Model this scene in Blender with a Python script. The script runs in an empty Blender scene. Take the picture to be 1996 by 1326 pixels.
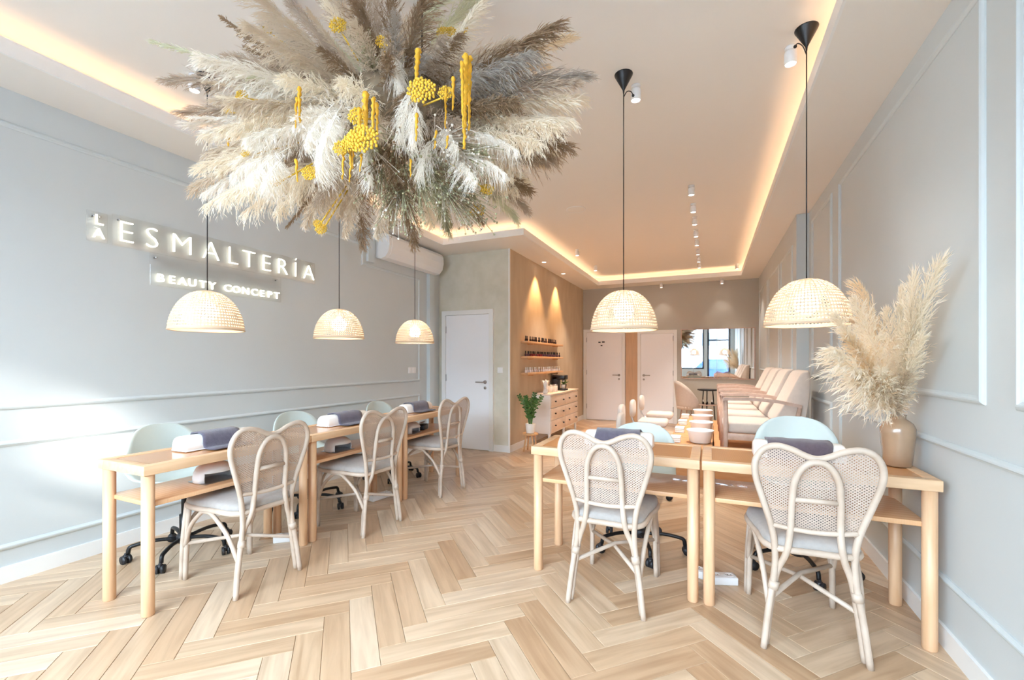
import bpy, bmesh, math, random
from mathutils import Vector, Matrix, Euler
from math import pi, sin, cos, radians
R = random.Random(7)
S = bpy.context.scene
COL = S.collection

# ------------------------------------------------------------------ camera
TH = math.atan(385 / 860)
CAMZ = 1.30
cam_d = bpy.data.cameras.new('camera')
cam = bpy.data.objects.new('camera', cam_d)
COL.objects.link(cam)
cam.location = (0, 0, CAMZ)
cam.rotation_euler = (pi / 2, 0, TH)
cam_d.sensor_width = 36.0
cam_d.lens = 36.0 * 860 / 1996
cam_d.shift_y = (704 - 663) / 1996
cam_d.clip_start = 0.05
S.camera = cam
# ------------------------------------------------------------------ exposure
S.view_settings.view_transform = 'Standard'
S.view_settings.look = 'None'
S.view_settings.gamma = 1.0
S.view_settings.use_curve_mapping = False
S.view_settings.exposure = 0.36
S.cycles.use_denoising = True
S.cycles.max_bounces = 10
S.cycles.diffuse_bounces = 6
S.cycles.transparent_max_bounces = 24
S.cycles.sample_clamp_indirect = 6.0
S.cycles.blur_glossy = 1.0
S.cycles.caustics_reflective = False
S.cycles.caustics_refractive = False
# ------------------------------------------------------------------ sky
SKY_STRENGTH = 24.0
LED_STRENGTH = 8.0
BULB_STRENGTH = 25.0
SPOT_W = 80.0
W = bpy.data.worlds.new('sky')
S.world = W
W.use_nodes = True
wn = W.node_tree.nodes
bg = wn['Background']
bg.inputs['Color'].default_value = (0.67, 0.84, 1.0, 1)
bg.inputs['Strength'].default_value = SKY_STRENGTH


def lin(c):
    return tuple(((v / 255) / 12.92 if v / 255 <= 0.04045 else ((v / 255 + 0.055) / 1.055) ** 2.4) for v in c)


def portal(name, loc, sx, sy):
    d = bpy.data.lights.new(name, 'AREA')
    d.shape = 'RECTANGLE'
    d.size, d.size_y = sx, sy
    d.cycles.is_portal = True
    o = bpy.data.objects.new(name, d)
    o.location = loc
    o.rotation_euler = (pi / 2, 0, 0)      # shines towards +Y
    COL.objects.link(o)


sun_d = bpy.data.lights.new('sun', 'SUN')
sun_d.energy = 24.0
sun_d.angle = radians(5)
sun_d.color = (1.0, 0.96, 0.9)
sun = bpy.data.objects.new('sun', sun_d)
sun.rotation_euler = Vector((-1.3, 1.0, -.52)).to_track_quat('-Z', 'Y').to_euler()
COL.objects.link(sun)
portal('daylight_portal', (-1.87, -1.73, 1.85), 3.3, 1.9)
portal('daylight_portal', (0.36, -1.73, 1.38), 0.9, 2.7)

# ------------------------------------------------------------------ materials
M = {}


def pmat(name, rgb, rough=0.5, metal=0.0, var=0.0, scale=8.0, bump=0.0, bscale=60.0, coat=0.0, trans=0.0,
         emit=None, estr=0.0, stretch=None, rgb2=None, spec=None, alpha=None, sheen=0.0):
    """Principled material; noise between rgb and rgb2 (or +-var) on object coordinates, optional bump."""
    m = bpy.data.materials.new(name)
    m.use_nodes = True
    nt = m.node_tree
    n = nt.nodes
    b = n['Principled BSDF']
    c = lin(rgb)
    b.inputs['Base Color'].default_value = (*c, 1)
    b.inputs['Roughness'].default_value = rough
    b.inputs['Metallic'].default_value = metal
    if coat:
        b.inputs['Coat Weight'].default_value = coat
        b.inputs['Coat Roughness'].default_value = 0.08
    if sheen:
        b.inputs['Sheen Weight'].default_value = sheen
    if spec is not None:
        b.inputs['Specular IOR Level'].default_value = spec
    if emit:
        b.inputs['Emission Color'].default_value = (*emit, 1)
        b.inputs['Emission Strength'].default_value = estr
    tc = mp = None
    if var or rgb2 or bump:
        tc = n.new('ShaderNodeTexCoord')
        mp = n.new('ShaderNodeMapping')
        nt.links.new(tc.outputs['Object'], mp.inputs['Vector'])
        if stretch:
            mp.inputs['Scale'].default_value = stretch
    if var or rgb2:
        nz = n.new('ShaderNodeTexNoise')
        nz.inputs['Scale'].default_value = scale
        nz.inputs['Detail'].default_value = 5
        nt.links.new(mp.outputs['Vector'], nz.inputs['Vector'])
        cr = n.new('ShaderNodeValToRGB')
        cr.color_ramp.elements[0].position = 0.32
        cr.color_ramp.elements[1].position = 0.68
        if rgb2:
            c1, c2 = lin(rgb), lin(rgb2)
        else:
            c1 = tuple(v * (1 - var) for v in c)
            c2 = tuple(min(1, v * (1 + var)) for v in c)
        cr.color_ramp.elements[0].color = (*c1, 1)
        cr.color_ramp.elements[1].color = (*c2, 1)
        nt.links.new(nz.outputs['Fac'], cr.inputs['Fac'])
        nt.links.new(cr.outputs['Color'], b.inputs['Base Color'])
    if bump:
        nb = n.new('ShaderNodeTexNoise')
        nb.inputs['Scale'].default_value = bscale
        nb.inputs['Detail'].default_value = 4
        nt.links.new(mp.outputs['Vector'], nb.inputs['Vector'])
        bp = n.new('ShaderNodeBump')
        bp.inputs['Strength'].default_value = bump
        bp.inputs['Distance'].default_value = 0.01
        nt.links.new(nb.outputs['Fac'], bp.inputs['Height'])
        nt.links.new(bp.outputs['Normal'], b.inputs['Normal'])
    if trans:
        tr = n.new('ShaderNodeBsdfTranslucent')
        mx = n.new('ShaderNodeMixShader')
        mx.inputs['Fac'].default_value = trans
        out = n['Material Output']
        tr.inputs['Color'].default_value = (*c, 1)
        if var or rgb2:
            nt.links.new(cr.outputs['Color'], tr.inputs['Color'])
        nt.links.new(b.outputs['BSDF'], mx.inputs[1])
        nt.links.new(tr.outputs['BSDF'], mx.inputs[2])
        nt.links.new(mx.outputs['Shader'], out.inputs['Surface'])
    M[name] = m
    return m


def emat(name, col, strength):
    m = bpy.data.materials.new(name)
    m.use_nodes = True
    nt = m.node_tree
    nt.nodes.remove(nt.nodes['Principled BSDF'])
    e = nt.nodes.new('ShaderNodeEmission')
    e.inputs['Color'].default_value = (*col, 1)
    e.inputs['Strength'].default_value = strength
    nt.links.new(e.outputs['Emission'], nt.nodes['Material Output'].inputs['Surface'])
    M[name] = m
    return m


def glassmat(name, col=(1, 1, 1), refl=0.08):
    m = bpy.data.materials.new(name)
    m.use_nodes = True
    nt = m.node_tree
    nt.nodes.remove(nt.nodes['Principled BSDF'])
    t = nt.nodes.new('ShaderNodeBsdfTransparent')
    t.inputs['Color'].default_value = (*col, 1)
    g = nt.nodes.new('ShaderNodeBsdfGlossy')
    g.inputs['Roughness'].default_value = 0.02
    lw = nt.nodes.new('ShaderNodeLayerWeight')
    lw.inputs['Blend'].default_value = 0.25
    mu = nt.nodes.new('ShaderNodeMath')
    mu.operation = 'MULTIPLY'
    mu.inputs[1].default_value = 0.5
    ad = nt.nodes.new('ShaderNodeMath')
    ad.operation = 'ADD'
    ad.inputs[1].default_value = refl * 0.3
    mx = nt.nodes.new('ShaderNodeMixShader')
    nt.links.new(lw.outputs['Fresnel'], mu.inputs[0])
    nt.links.new(mu.outputs[0], ad.inputs[0])
    nt.links.new(ad.outputs[0], mx.inputs['Fac'])
    nt.links.new(t.outputs[0], mx.inputs[1])
    nt.links.new(g.outputs[0], mx.inputs[2])
    nt.links.new(mx.outputs[0], nt.nodes['Material Output'].inputs['Surface'])
    M[name] = m
    return m


def plankmat(name, cols, rough=0.30):
    """Oak: tint chosen per plank, grain running along the UV's first axis."""
    m = bpy.data.materials.new(name)
    m.use_nodes = True
    nt = m.node_tree
    n = nt.nodes
    L = nt.links.new
    b = n['Principled BSDF']
    b.inputs['Roughness'].default_value = rough
    uv = n.new('ShaderNodeUVMap')
    oi = n.new('ShaderNodeObjectInfo')
    ge = n.new('ShaderNodeNewGeometry')
    ad = n.new('ShaderNodeMath'); ad.operation = 'ADD'
    fr = n.new('ShaderNodeMath'); fr.operation = 'FRACT'
    L(oi.outputs['Random'], ad.inputs[0])
    L(ge.outputs['Random Per Island'], ad.inputs[1])
    L(ad.outputs[0], fr.inputs[0])
    off = n.new('ShaderNodeMath'); off.operation = 'MULTIPLY'; off.inputs[1].default_value = 37.0
    L(fr.outputs[0], off.inputs[0])
    mp = n.new('ShaderNodeMapping')
    mp.inputs['Scale'].default_value = (2.2, 26, 1)
    L(uv.outputs['UV'], mp.inputs['Vector'])
    nz = n.new('ShaderNodeTexNoise')
    nz.noise_dimensions = '4D'
    nz.inputs['Scale'].default_value = 1.0
    nz.inputs['Detail'].default_value = 6
    nz.inputs['Distortion'].default_value = 0.6
    L(mp.outputs['Vector'], nz.inputs['Vector'])
    L(off.outputs[0], nz.inputs['W'])
    cr = n.new('ShaderNodeValToRGB')
    cr.color_ramp.interpolation = 'LINEAR'
    while len(cr.color_ramp.elements) < len(cols):
        cr.color_ramp.elements.new(0.5)
    for i, c in enumerate(cols):
        cr.color_ramp.elements[i].position = i / (len(cols) - 1)
        cr.color_ramp.elements[i].color = (*lin(c), 1)
    L(fr.outputs[0], cr.inputs['Fac'])
    gr = n.new('ShaderNodeValToRGB')
    gr.color_ramp.elements[0].position = 0.30
    gr.color_ramp.elements[0].color = (0.70, 0.63, 0.56, 1)
    gr.color_ramp.elements[1].position = 0.62
    gr.color_ramp.elements[1].color = (1.06, 1.05, 1.04, 1)
    L(nz.outputs['Fac'], gr.inputs['Fac'])
    mx = n.new('ShaderNodeMix'); mx.data_type = 'RGBA'; mx.blend_type = 'MULTIPLY'
    mx.inputs['Factor'].default_value = 0.8
    L(cr.outputs['Color'], mx.inputs['A'])
    L(gr.outputs['Color'], mx.inputs['B'])
    L(mx.outputs['Result'], b.inputs['Base Color'])
    bp = n.new('ShaderNodeBump')
    bp.inputs['Strength'].default_value = 0.08
    bp.inputs['Distance'].default_value = 0.004
    L(nz.outputs['Fac'], bp.inputs['Height'])
    L(bp.outputs['Normal'], b.inputs['Normal'])
    M[name] = m
    return m


def canemat(name, c1, c2, sx, sy, coat=0.0):
    """Fine woven cane: two crossed wave patterns on object coordinates."""
    m = bpy.data.materials.new(name)
    m.use_nodes = True
    nt = m.node_tree
    n = nt.nodes
    L = nt.links.new
    b = n['Principled BSDF']
    b.inputs['Roughness'].default_value = 0.45
    if coat:
        b.inputs['Coat Weight'].default_value = coat
        b.inputs['Coat Roughness'].default_value = 0.04
    tc = n.new('ShaderNodeTexCoord')
    fac = []
    for ax, sc in (('X', sx), ('Y', sy)):
        w = n.new('ShaderNodeTexWave')
        w.bands_direction = ax
        w.inputs['Scale'].default_value = sc
        w.inputs['Distortion'].default_value = 0.3
        L(tc.outputs['Object'], w.inputs['Vector'])
        fac.append(w)
    mu = n.new('ShaderNodeMath'); mu.operation = 'MULTIPLY'
    L(fac[0].outputs['Fac'], mu.inputs[0])
    L(fac[1].outputs['Fac'], mu.inputs[1])
    cr = n.new('ShaderNodeValToRGB')
    cr.color_ramp.elements[0].color = (*lin(c1), 1)
    cr.color_ramp.elements[1].color = (*lin(c2), 1)
    cr.color_ramp.elements[1].position = 0.6
    L(mu.outputs[0], cr.inputs['Fac'])
    L(cr.outputs['Color'], b.inputs['Base Color'])
    M[name] = m
    return m


pmat('paint_sage', (204, 210, 211), 0.6, var=0.02, scale=1.5, bump=0.03, bscale=150)
pmat('paint_molding', (206, 214, 216), 0.5)
pmat('paint_white', (240, 240, 238), 0.45)
pmat('paint_ceiling', (238, 234, 228), 0.8)
pmat('plaster', (208, 204, 186), 0.8, rgb2=(222, 218, 204), scale=5, bump=0.12, bscale=18)
pmat('paint_taupe', (186, 180, 168), 0.7)
pmat('panel_tan', (205, 168, 130), 0.5, var=0.08, scale=4, stretch=(6, 6, 0.6))
pmat('door_white', (246, 247, 250), 0.4)
pmat('steel', (190, 190, 192), 0.28, 1.0)
pmat('black_metal', (26, 26, 28), 0.4, 0.3)
pmat('black_plastic', (34, 34, 38), 0.45)
pmat('beech', (226, 190, 152), 0.42, rgb2=(212, 172, 132), scale=3, stretch=(1.2, 12, 12))
pmat('beech_leg', (228, 188, 150), 0.42, rgb2=(214, 170, 130), scale=3, stretch=(12, 12, 1.2))
canemat('cane_top', (196, 134, 78), (222, 168, 112), 60, 60, coat=0.9)
canemat('cane_shelf', (218, 168, 122), (232, 188, 146), 55, 8, coat=0.5)
pmat('rattan', (204, 187, 171), 0.5, rgb2=(184, 164, 146), scale=9, bump=0.05, bscale=40)
pmat('rattan_cane', (198, 181, 167), 0.55, trans=0.2)
pmat('cushion_grey', (162, 156, 151), 0.9, var=0.05, scale=40, bump=0.15, bscale=260, sheen=0.2)
pmat('shell_teal', (198, 211, 209), 0.42)
pmat('vinyl_white', (244, 244, 242), 0.4)
pmat('towel_grey', (92, 88, 104), 0.95, var=0.12, scale=60, bump=0.5, bscale=320, sheen=0.4)
pmat('towel_mauve', (88, 76, 86), 0.95, var=0.12, scale=60, bump=0.5, bscale=320, sheen=0.4)
pmat('white_plastic', (242, 242, 242), 0.3)
pmat('wicker', (222, 200, 172), 0.6, trans=0.18)
pmat('cushion_cream', (210, 196, 184), 0.9, var=0.03, scale=30, bump=0.12, bscale=240, sheen=0.2)
pmat('oak_pale', (204, 176, 160), 0.5, rgb2=(188, 158, 140), scale=3, stretch=(6, 6, 6))
pmat('bench_wood', (214, 160, 110), 0.45, rgb2=(200, 144, 94), scale=3, stretch=(2, 8, 8))
pmat('shelf_wood', (220, 174, 126), 0.5, rgb2=(206, 156, 108), scale=3, stretch=(10, 1.2, 10))
pmat('drawer_pine', (228, 212, 197), 0.5, rgb2=(216, 197, 180), scale=3, stretch=(10, 1.5, 10))
pmat('leaf_green', (52, 86, 40), 0.35, rgb2=(84, 124, 60), scale=14)
pmat('ceramic_white', (238, 232, 224), 0.35)
pmat('stoneware', (168, 138, 110), 0.22, rgb2=(148, 118, 92), scale=6, coat=0.5)
pmat('mirror', (240, 240, 240), 0.02, 1.0)
pmat('polish_dark', (38, 22, 28), 0.2)
pmat('polish_purple', (92, 60, 76), 0.2)
pmat('polish_white', (232, 224, 226), 0.2)
pmat('polish_red', (120, 34, 40), 0.2)
pmat('amber', (222, 168, 40), 0.7, var=0.2, scale=50, trans=0.25)
pmat('mustard', (214, 172, 52), 0.8, var=0.2, scale=70)
pmat('moss', (122, 104, 82), 0.95, var=0.3, scale=24)
PL = {'cream': (250, 240, 222), 'white': (250, 244, 234), 'beige': (226, 210, 188), 'taupe': (204, 186, 166),
      'brown': (164, 138, 110), 'sage': (226, 224, 196), 'gold': (238, 218, 186), 'olive': (180, 174, 140),
      'smoke': (194, 184, 172)}
for k, c in PL.items():
    pmat('plume_' + k, c, 0.9, trans=0.35, spec=0.1)
pmat('asphalt', (150, 150, 150), 0.9, var=0.08, scale=3)
pmat('facade_grey', (176, 184, 192), 0.8)
pmat('facade_white', (240, 240, 240), 0.7)
pmat('facade_glass', (70, 84, 96), 0.15)
pmat('car_blue', (48, 74, 130), 0.25, coat=0.6)
pmat('rubber', (24, 24, 24), 0.8)
glassmat('glass')
glassmat('acrylic', (1, 1, 1), 0.1)
emat('led', (1.0, 0.62, 0.36), LED_STRENGTH)
emat('bulb', (1.0, 0.92, 0.82), BULB_STRENGTH)
emat('lens', (1.0, 0.92, 0.82), 14.0)
emat('neon', (1.0, 0.93, 0.74), 3.2)
plankmat('oak_plank', [(186, 153, 121), (202, 174, 144), (214, 191, 164), (193, 162, 131), (207, 182, 154), (218, 198, 174)])


# ------------------------------------------------------------------ mesh helpers
class MB:
    def __init__(s):
        s.v = []
        s.f = []
        s.sm = []
        s.uv = None

    def add(s, vs, fs, smooth=False):
        o = len(s.v)
        s.v += [tuple(v) for v in vs]
        s.f += [tuple(i + o for i in f) for f in fs]
        s.sm += [smooth] * len(fs)

    def box(s, x0, x1, y0, y1, z0, z1, mtx=None):
        vs = [Vector((x, y, z)) for z in (z0, z1) for y in (y0, y1) for x in (x0, x1)]
        if mtx:
            vs = [mtx @ v for v in vs]
        s.add(vs, [(0, 2, 3, 1), (4, 5, 7, 6), (0, 1, 5, 4), (2, 6, 7, 3), (0, 4, 6, 2), (1, 3, 7, 5)])
        return s

    def cbox(s, c, d, mtx=None):
        return s.box(c[0] - d[0] / 2, c[0] + d[0] / 2, c[1] - d[1] / 2, c[1] + d[1] / 2, c[2] - d[2] / 2, c[2] + d[2] / 2, mtx)

    def rbox(s, x0, x1, y0, y1, z0, z1, r=0.005, seg=2, mtx=None, smooth=True):
        """bevelled box"""
        bm = bmesh.new()
        bmesh.ops.create_cube(bm, size=1)
        for v in bm.verts:
            v.co = Vector((x0 + (v.co.x + .5) * (x1 - x0), y0 + (v.co.y + .5) * (y1 - y0), z0 + (v.co.z + .5) * (z1 - z0)))
        bmesh.ops.bevel(bm, geom=bm.edges[:], offset=r, segments=seg, profile=0.5, affect='EDGES')
        bm.verts.ensure_lookup_table()
        vs = [mtx @ v.co if mtx else v.co.copy() for v in bm.verts]
        fs = [[v.index for v in f.verts] for f in bm.faces]
        bm.free()
        s.add(vs, fs, smooth)
        return s

    def tube(s, pts, r, n=8, closed=False, smooth=True, caps=True):
        pts = [Vector(p) for p in pts]
        N = len(pts)
        rs = r if isinstance(r, (list, tuple)) else [r] * N
        rings = []
        prev = None
        for i in range(N):
            if closed:
                t = pts[(i + 1) % N] - pts[i - 1]
            else:
                t = pts[min(i + 1, N - 1)] - pts[max(i - 1, 0)]
            if t.length < 1e-9:
                t = Vector((0, 0, 1))
            t.normalize()
            if prev is None:
                a = Vector((0, 0, 1)) if abs(t.z) < 0.9 else Vector((1, 0, 0))
                u = t.cross(a).normalized()
            else:
                u = (prev - t * prev.dot(t))
                u = u.normalized() if u.length > 1e-6 else t.orthogonal().normalized()
            prev = u
            w = t.cross(u)
            rings.append([pts[i] + (u * cos(2 * pi * k / n) + w * sin(2 * pi * k / n)) * rs[i] for k in range(n)])
        vs = [p for ring in rings for p in ring]
        fs = []
        for i in range(N if closed else N - 1):
            j = (i + 1) % N
            for k in range(n):
                k2 = (k + 1) % n
                fs.append((i * n + k, i * n + k2, j * n + k2, j * n + k))
        if caps and not closed:
            fs.append(tuple(range(n - 1, -1, -1)))
            fs.append(tuple((N - 1) * n + k for k in range(n)))
        s.add(vs, fs, smooth)
        return s

    def cyl(s, p0, p1, r0, r1=None, n=16, smooth=True):
        return s.tube([p0, p1], [r0, r0 if r1 is None else r1], n, smooth=smooth)

    def lathe(s, prof, n=24, c=(0, 0, 0), smooth=True, cap0=True, cap1=True):
        vs = []
        fs = []
        for (r, z) in prof:
            for k in range(n):
                a = 2 * pi * k / n
                vs.append((c[0] + r * cos(a), c[1] + r * sin(a), c[2] + z))
        for i in range(len(prof) - 1):
            for k in range(n):
                k2 = (k + 1) % n
                fs.append((i * n + k, i * n + k2, (i + 1) * n + k2, (i + 1) * n + k))
        if cap0:
            fs.append(tuple(range(n - 1, -1, -1)))
        if cap1:
            fs.append(tuple((len(prof) - 1) * n + k for k in range(n)))
        s.add(vs, fs, smooth)
        return s

    def ball(s, c, r, n=10, m=7, sc=(1, 1, 1)):
        prof = [(max(1e-4, r * sin(pi * i / m)), -r * cos(pi * i / m)) for i in range(m + 1)]
        vs = []
        for (rr, z) in prof:
            for k in range(n):
                a = 2 * pi * k / n
                vs.append((c[0] + sc[0] * rr * cos(a), c[1] + sc[1] * rr * sin(a), c[2] + sc[2] * z))
        fs = []
        for i in range(m):
            for k in range(n):
                k2 = (k + 1) % n
                fs.append((i * n + k, i * n + k2, (i + 1) * n + k2, (i + 1) * n + k))
        s.add(vs, fs, True)
        return s

    def prism(s, poly, a0, a1, axis='y', smooth=False):
        """poly: 2D outline; extruded along axis from a0 to a1"""
        n = len(poly)

        def P(p, a):
            return {'y': (p[0], a, p[1]), 'x': (a, p[0], p[1]), 'z': (p[0], p[1], a)}[axis]
        vs = [P(p, a0) for p in poly] + [P(p, a1) for p in poly]
        fs = [(i, (i + 1) % n, n + (i + 1) % n, n + i) for i in range(n)]
        s.add(vs, fs, smooth)
        s.add(vs, [tuple(range(n - 1, -1, -1)), tuple(range(n, 2 * n))], False)
        return s

    def mesh(s, name):
        me = bpy.data.meshes.new(name)
        me.from_pydata(s.v, [], s.f)
        me.polygons.foreach_set('use_smooth', s.sm)
        if s.uv:
            u = me.uv_layers.new(name='UVMap')
            flat = []
            for p in me.polygons:
                for vi in p.vertices:
                    flat += s.uv[vi]
            u.data.foreach_set('uv', flat)
        me.update()
        return me

    def build(s, name, mat, parent=None, fix=True):
        me = s.mesh(name)
        if fix:
            bm = bmesh.new()
            bm.from_mesh(me)
            bmesh.ops.recalc_face_normals(bm, faces=bm.faces)
            bm.to_mesh(me)
            bm.free()
        me.materials.append(M[mat])
        o = bpy.data.objects.new(name, me)
        COL.objects.link(o)
        if parent:
            o.parent = parent
        return o


def smooth_path(pts, sub=6, closed=False):
    """Catmull-Rom through pts"""
    P = [Vector(p) for p in pts]
    n = len(P)
    out = []
    for i in range(n if closed else n - 1):
        p0 = P[(i - 1) % n] if closed or i > 0 else P[i] * 2 - P[i + 1]
        p1 = P[i]
        p2 = P[(i + 1) % n]
        p3 = P[(i + 2) % n] if closed or i + 2 < n else P[i + 1] * 2 - P[i]
        for k in range(sub):
            t = k / sub
            out.append(0.5 * ((2 * p1) + (p2 - p0) * t + (2 * p0 - 5 * p1 + 4 * p2 - p3) * t * t + (3 * p1 - p0 - 3 * p2 + p3) * t ** 3))
    if not closed:
        out.append(P[-1])
    return out


def tag(o, label, cat, group=None, kind=None):
    o['label'] = label
    o['category'] = cat
    if group:
        o['group'] = group
    if kind:
        o['kind'] = kind
    return o


def thing(name, label, cat, loc=(0, 0, 0), rz=0.0, group=None, kind=None):
    o = bpy.data.objects.new(name, None)
    o.empty_display_size = 0.05
    COL.objects.link(o)
    o.location = loc
    o.rotation_euler = (0, 0, rz)
    return tag(o, label, cat, group, kind)


def dup(root, loc, rz, label, group=None):
    r = root.copy()
    COL.objects.link(r)
    r.location = loc
    r.rotation_euler = (0, 0, rz)
    r['label'] = label
    if group:
        r['group'] = group
    for ch in list(root.children):
        c = ch.copy()
        COL.objects.link(c)
        c.parent = r
        for g in list(ch.children):
            d = g.copy()
            COL.objects.link(d)
            d.parent = c
    return r


def struct(name, mb, mat, label, cat, parent=None):
    o = mb.build(name, mat, parent)
    if parent is None:
        tag(o, label, cat, kind='structure')
    return o


# pixel helpers (camera used only to look positions up on real planes)
def ray(px, py):
    a = (px - 998) / 860
    return Vector((-sin(TH) + a * cos(TH), cos(TH) + a * sin(TH), (704 - py) / 860))


def onX(px, py, X):
    v = ray(px, py)
    return Vector((0, 0, CAMZ)) + v * (X / v.x)


def onD(px, py, d):
    return Vector((0, 0, CAMZ)) + ray(px, py) * d


# ================================================================== ROOM
XL, XR, XR2 = -3.77, 0.98, 0.865
YF, YB = -1.50, 9.70
YBOX, XBOX, YSTEP = 5.70, -2.59, 5.66
ZS, ZC = 2.90, 3.08

# floor: sub-floor slab, herringbone oak planks on it
floor = struct('floor', MB().box(XL - .1, XR + .1, YF - .1, YB + .1, -0.12, -0.012), 'bench_wood', 'pale oak herringbone floor of the salon', 'floor')


def herringbone():
    L, Wd = 0.60, 0.12
    g = 0.0007
    rot = pi / 4
    ca, sa = cos(rot), sin(rot)

    def plank_mesh():
        mb = MB()
        b = 0.0016
        z0, z1 = -0.012, 0.0
        x0, x1, y0, y1 = -L / 2 + g, L / 2 - g, -Wd / 2 + g, Wd / 2 - g
        vs = [(x0, y0, z0), (x1, y0, z0), (x1, y1, z0), (x0, y1, z0),
              (x0, y0, z1 - b), (x1, y0, z1 - b), (x1, y1, z1 - b), (x0, y1, z1 - b),
              (x0 + b, y0 + b, z1), (x1 - b, y0 + b, z1), (x1 - b, y1 - b, z1), (x0 + b, y1 - b, z1)]
        fs = [(8, 9, 10, 11)]
        for i in range(4):
            j = (i + 1) % 4
            fs.append((i, j, 4 + j, 4 + i))
            fs.append((4 + i, 4 + j, 8 + j, 8 + i))
        mb.add(vs, fs)
        mb.uv = [(v[0], v[1]) for v in vs]
        return mb
    base = plank_mesh()
    me = base.mesh('plank')
    me.materials.append(M['oak_plank'])
    items = []
    rr = range(-60, 61)
    for i in rr:
        for j in range(-24, 25):
            u0 = i * Wd + j * L
            v0 = i * Wd - j * L
            for kind in (0, 1):
                if kind == 0:
                    cu, cv, a = u0 + L / 2, v0 + Wd / 2, 0.0
                else:
                    cu, cv, a = u0 + Wd / 2, v0 + Wd + L / 2, pi / 2
                x = ca * cu - sa * cv - 1.28
                y = sa * cu + ca * cv + 2.0
                if XL - .1 < x < XR + .1 and YF - .1 < y < YB + .1:
                    if x < XBOX - .3 and y > YBOX + .3:
                        continue
                    items.append((x, y, a + rot))
    f = Vector((-sin(TH), cos(TH)))
    r = Vector((cos(TH), sin(TH)))

    def size(it):
        d = it[0] * f.x + it[1] * f.y
        if d < 1.2:
            return 0
        s = (it[0] * r.x + it[1] * r.y) / d * 860
        y = 704 + 860 * 1.3 / d
        if abs(s) > 1050 or y > 1370:
            return 0
        return 1 / d
    items.sort(key=size, reverse=True)
    for (x, y, a) in items[:300]:
        o = bpy.data.objects.new('plank', me)
        COL.objects.link(o)
        o.location = (x, y, 0)
        o.rotation_euler = (0, 0, a)
        o.parent = floor
    mb = MB()
    mb.uv = []
    for (x, y, a) in items[300:]:
        c, s = cos(a), sin(a)
        mb.add([(x + c * v[0] - s * v[1], y + s * v[0] + c * v[1], v[2]) for v in base.v], base.f)
        mb.uv += base.uv
    o = mb.build('planks', 'oak_plank', floor, fix=False)
    o['kind'] = 'stuff'


herringbone()

# walls
struct('wall_left', MB().box(XL - .15, XL, YF - .2, YB + .2, -.1, 3.3), 'paint_sage', 'pale sage wall with panel mouldings and the lit sign', 'wall')
struct('wall_right', MB().box(XR, XR + .15, YF - .2, YSTEP, -.1, 3.3).box(XR2, XR + .15, YSTEP, YB + .2, -.1, 3.3), 'paint_sage', 'pale sage wall with moulded panels behind the vase', 'wall')
struct('wall_back', MB().box(XL, XR, YB, YB + .15, -.1, 3.3), 'paint_taupe', 'taupe wall at the far end with two doors', 'wall')
struct('wall_partition', MB().box(XL, XBOX - .012, YBOX, YB, -.1, 3.3), 'plaster', 'mottled plaster partition with a white door and shelves', 'wall')
pmat('plaster_warm_lit', (200, 182, 156), 0.8, rgb2=(190, 170, 144), scale=2.2, stretch=(3, 3, .9), bump=0.1, bscale=18)  # same plaster as the front, with the warm light painted into its base colour
struct('wall_partition_side', MB().box(XBOX - .012, XBOX, YBOX, YB, -.1, 3.3), 'plaster_warm_lit', 'brushed plaster side of the partition carrying the shelves, warm light painted in as tan', 'wall')
WX0, WX1, WZ0, WZ1 = -3.52, -0.22, 0.95, 2.75
DX0, DX1, DZ1 = -0.09, 0.81, 2.75
struct('wall_front', MB().box(XL, WX0, YF - .2, YF, -.1, 3.3).box(WX0, WX1, YF - .2, YF, -.1, WZ0).box(WX0, WX1, YF - .2, YF, WZ1, 3.3)
       .box(WX1, DX0, YF - .2, YF, -.1, 3.3).box(DX0, DX1, YF - .2, YF, DZ1, 3.3).box(DX1, XR, YF - .2, YF, -.1, 3.3).box(DX0, DX1, YF - .2, YF, -.1, 0.0),
       'paint_sage', 'street-side wall holding the shop window', 'wall')
# shop window and glazed street door (seen in the mirror)
w1 = struct('window_1', MB().box(WX0, WX1, YF - .14, YF - .06, WZ0, WZ0 + .06).box(WX0, WX1, YF - .14, YF - .06, WZ1 - .06, WZ1)
            .box(WX0, WX0 + .06, YF - .14, YF - .06, WZ0, WZ1).box(WX1 - .06, WX1, YF - .14, YF - .06, WZ0, WZ1)
            .box(-1.9, -1.84, YF - .14, YF - .06, WZ0, WZ1), 'black_metal', 'wide shop window with a thin black frame', 'window')
for a, b in ((WX0 + .06, -1.9), (-1.84, WX1 - .06)):
    MB().box(a, b, YF - .104, YF - .096, WZ0 + .06, WZ1 - .06).build('pane', 'glass', w1)
d4 = struct('door_4', MB().box(DX0, DX0 + .08, YF - .14, YF - .04, 0, DZ1).box(DX1 - .08, DX1, YF - .14, YF - .04, 0, DZ1)
            .box(DX0 + .08, DX1 - .08, YF - .139, YF - .041, DZ1 - .06, DZ1).box(DX0 + .08, DX1 - .08, YF - .139, YF - .041, 2.17, 2.23).box(DX0 + .08, DX1 - .08, YF - .139, YF - .041, 0, .1), 'black_metal',
            'black framed glass street door with a transom', 'door')
MB().box(DX0 + .08, DX1 - .08, YF - .104, YF - .096, .1, 2.17).build('pane', 'glass', d4)
MB().box(DX0 + .08, DX1 - .08, YF - .104, YF - .096, 2.23, DZ1 - .06).build('pane', 'glass', d4)
MB().cyl((DX1 - .13, YF - .02, .9), (DX1 - .13, YF - .02, 1.3), .012).build('handle', 'steel', d4)

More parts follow.
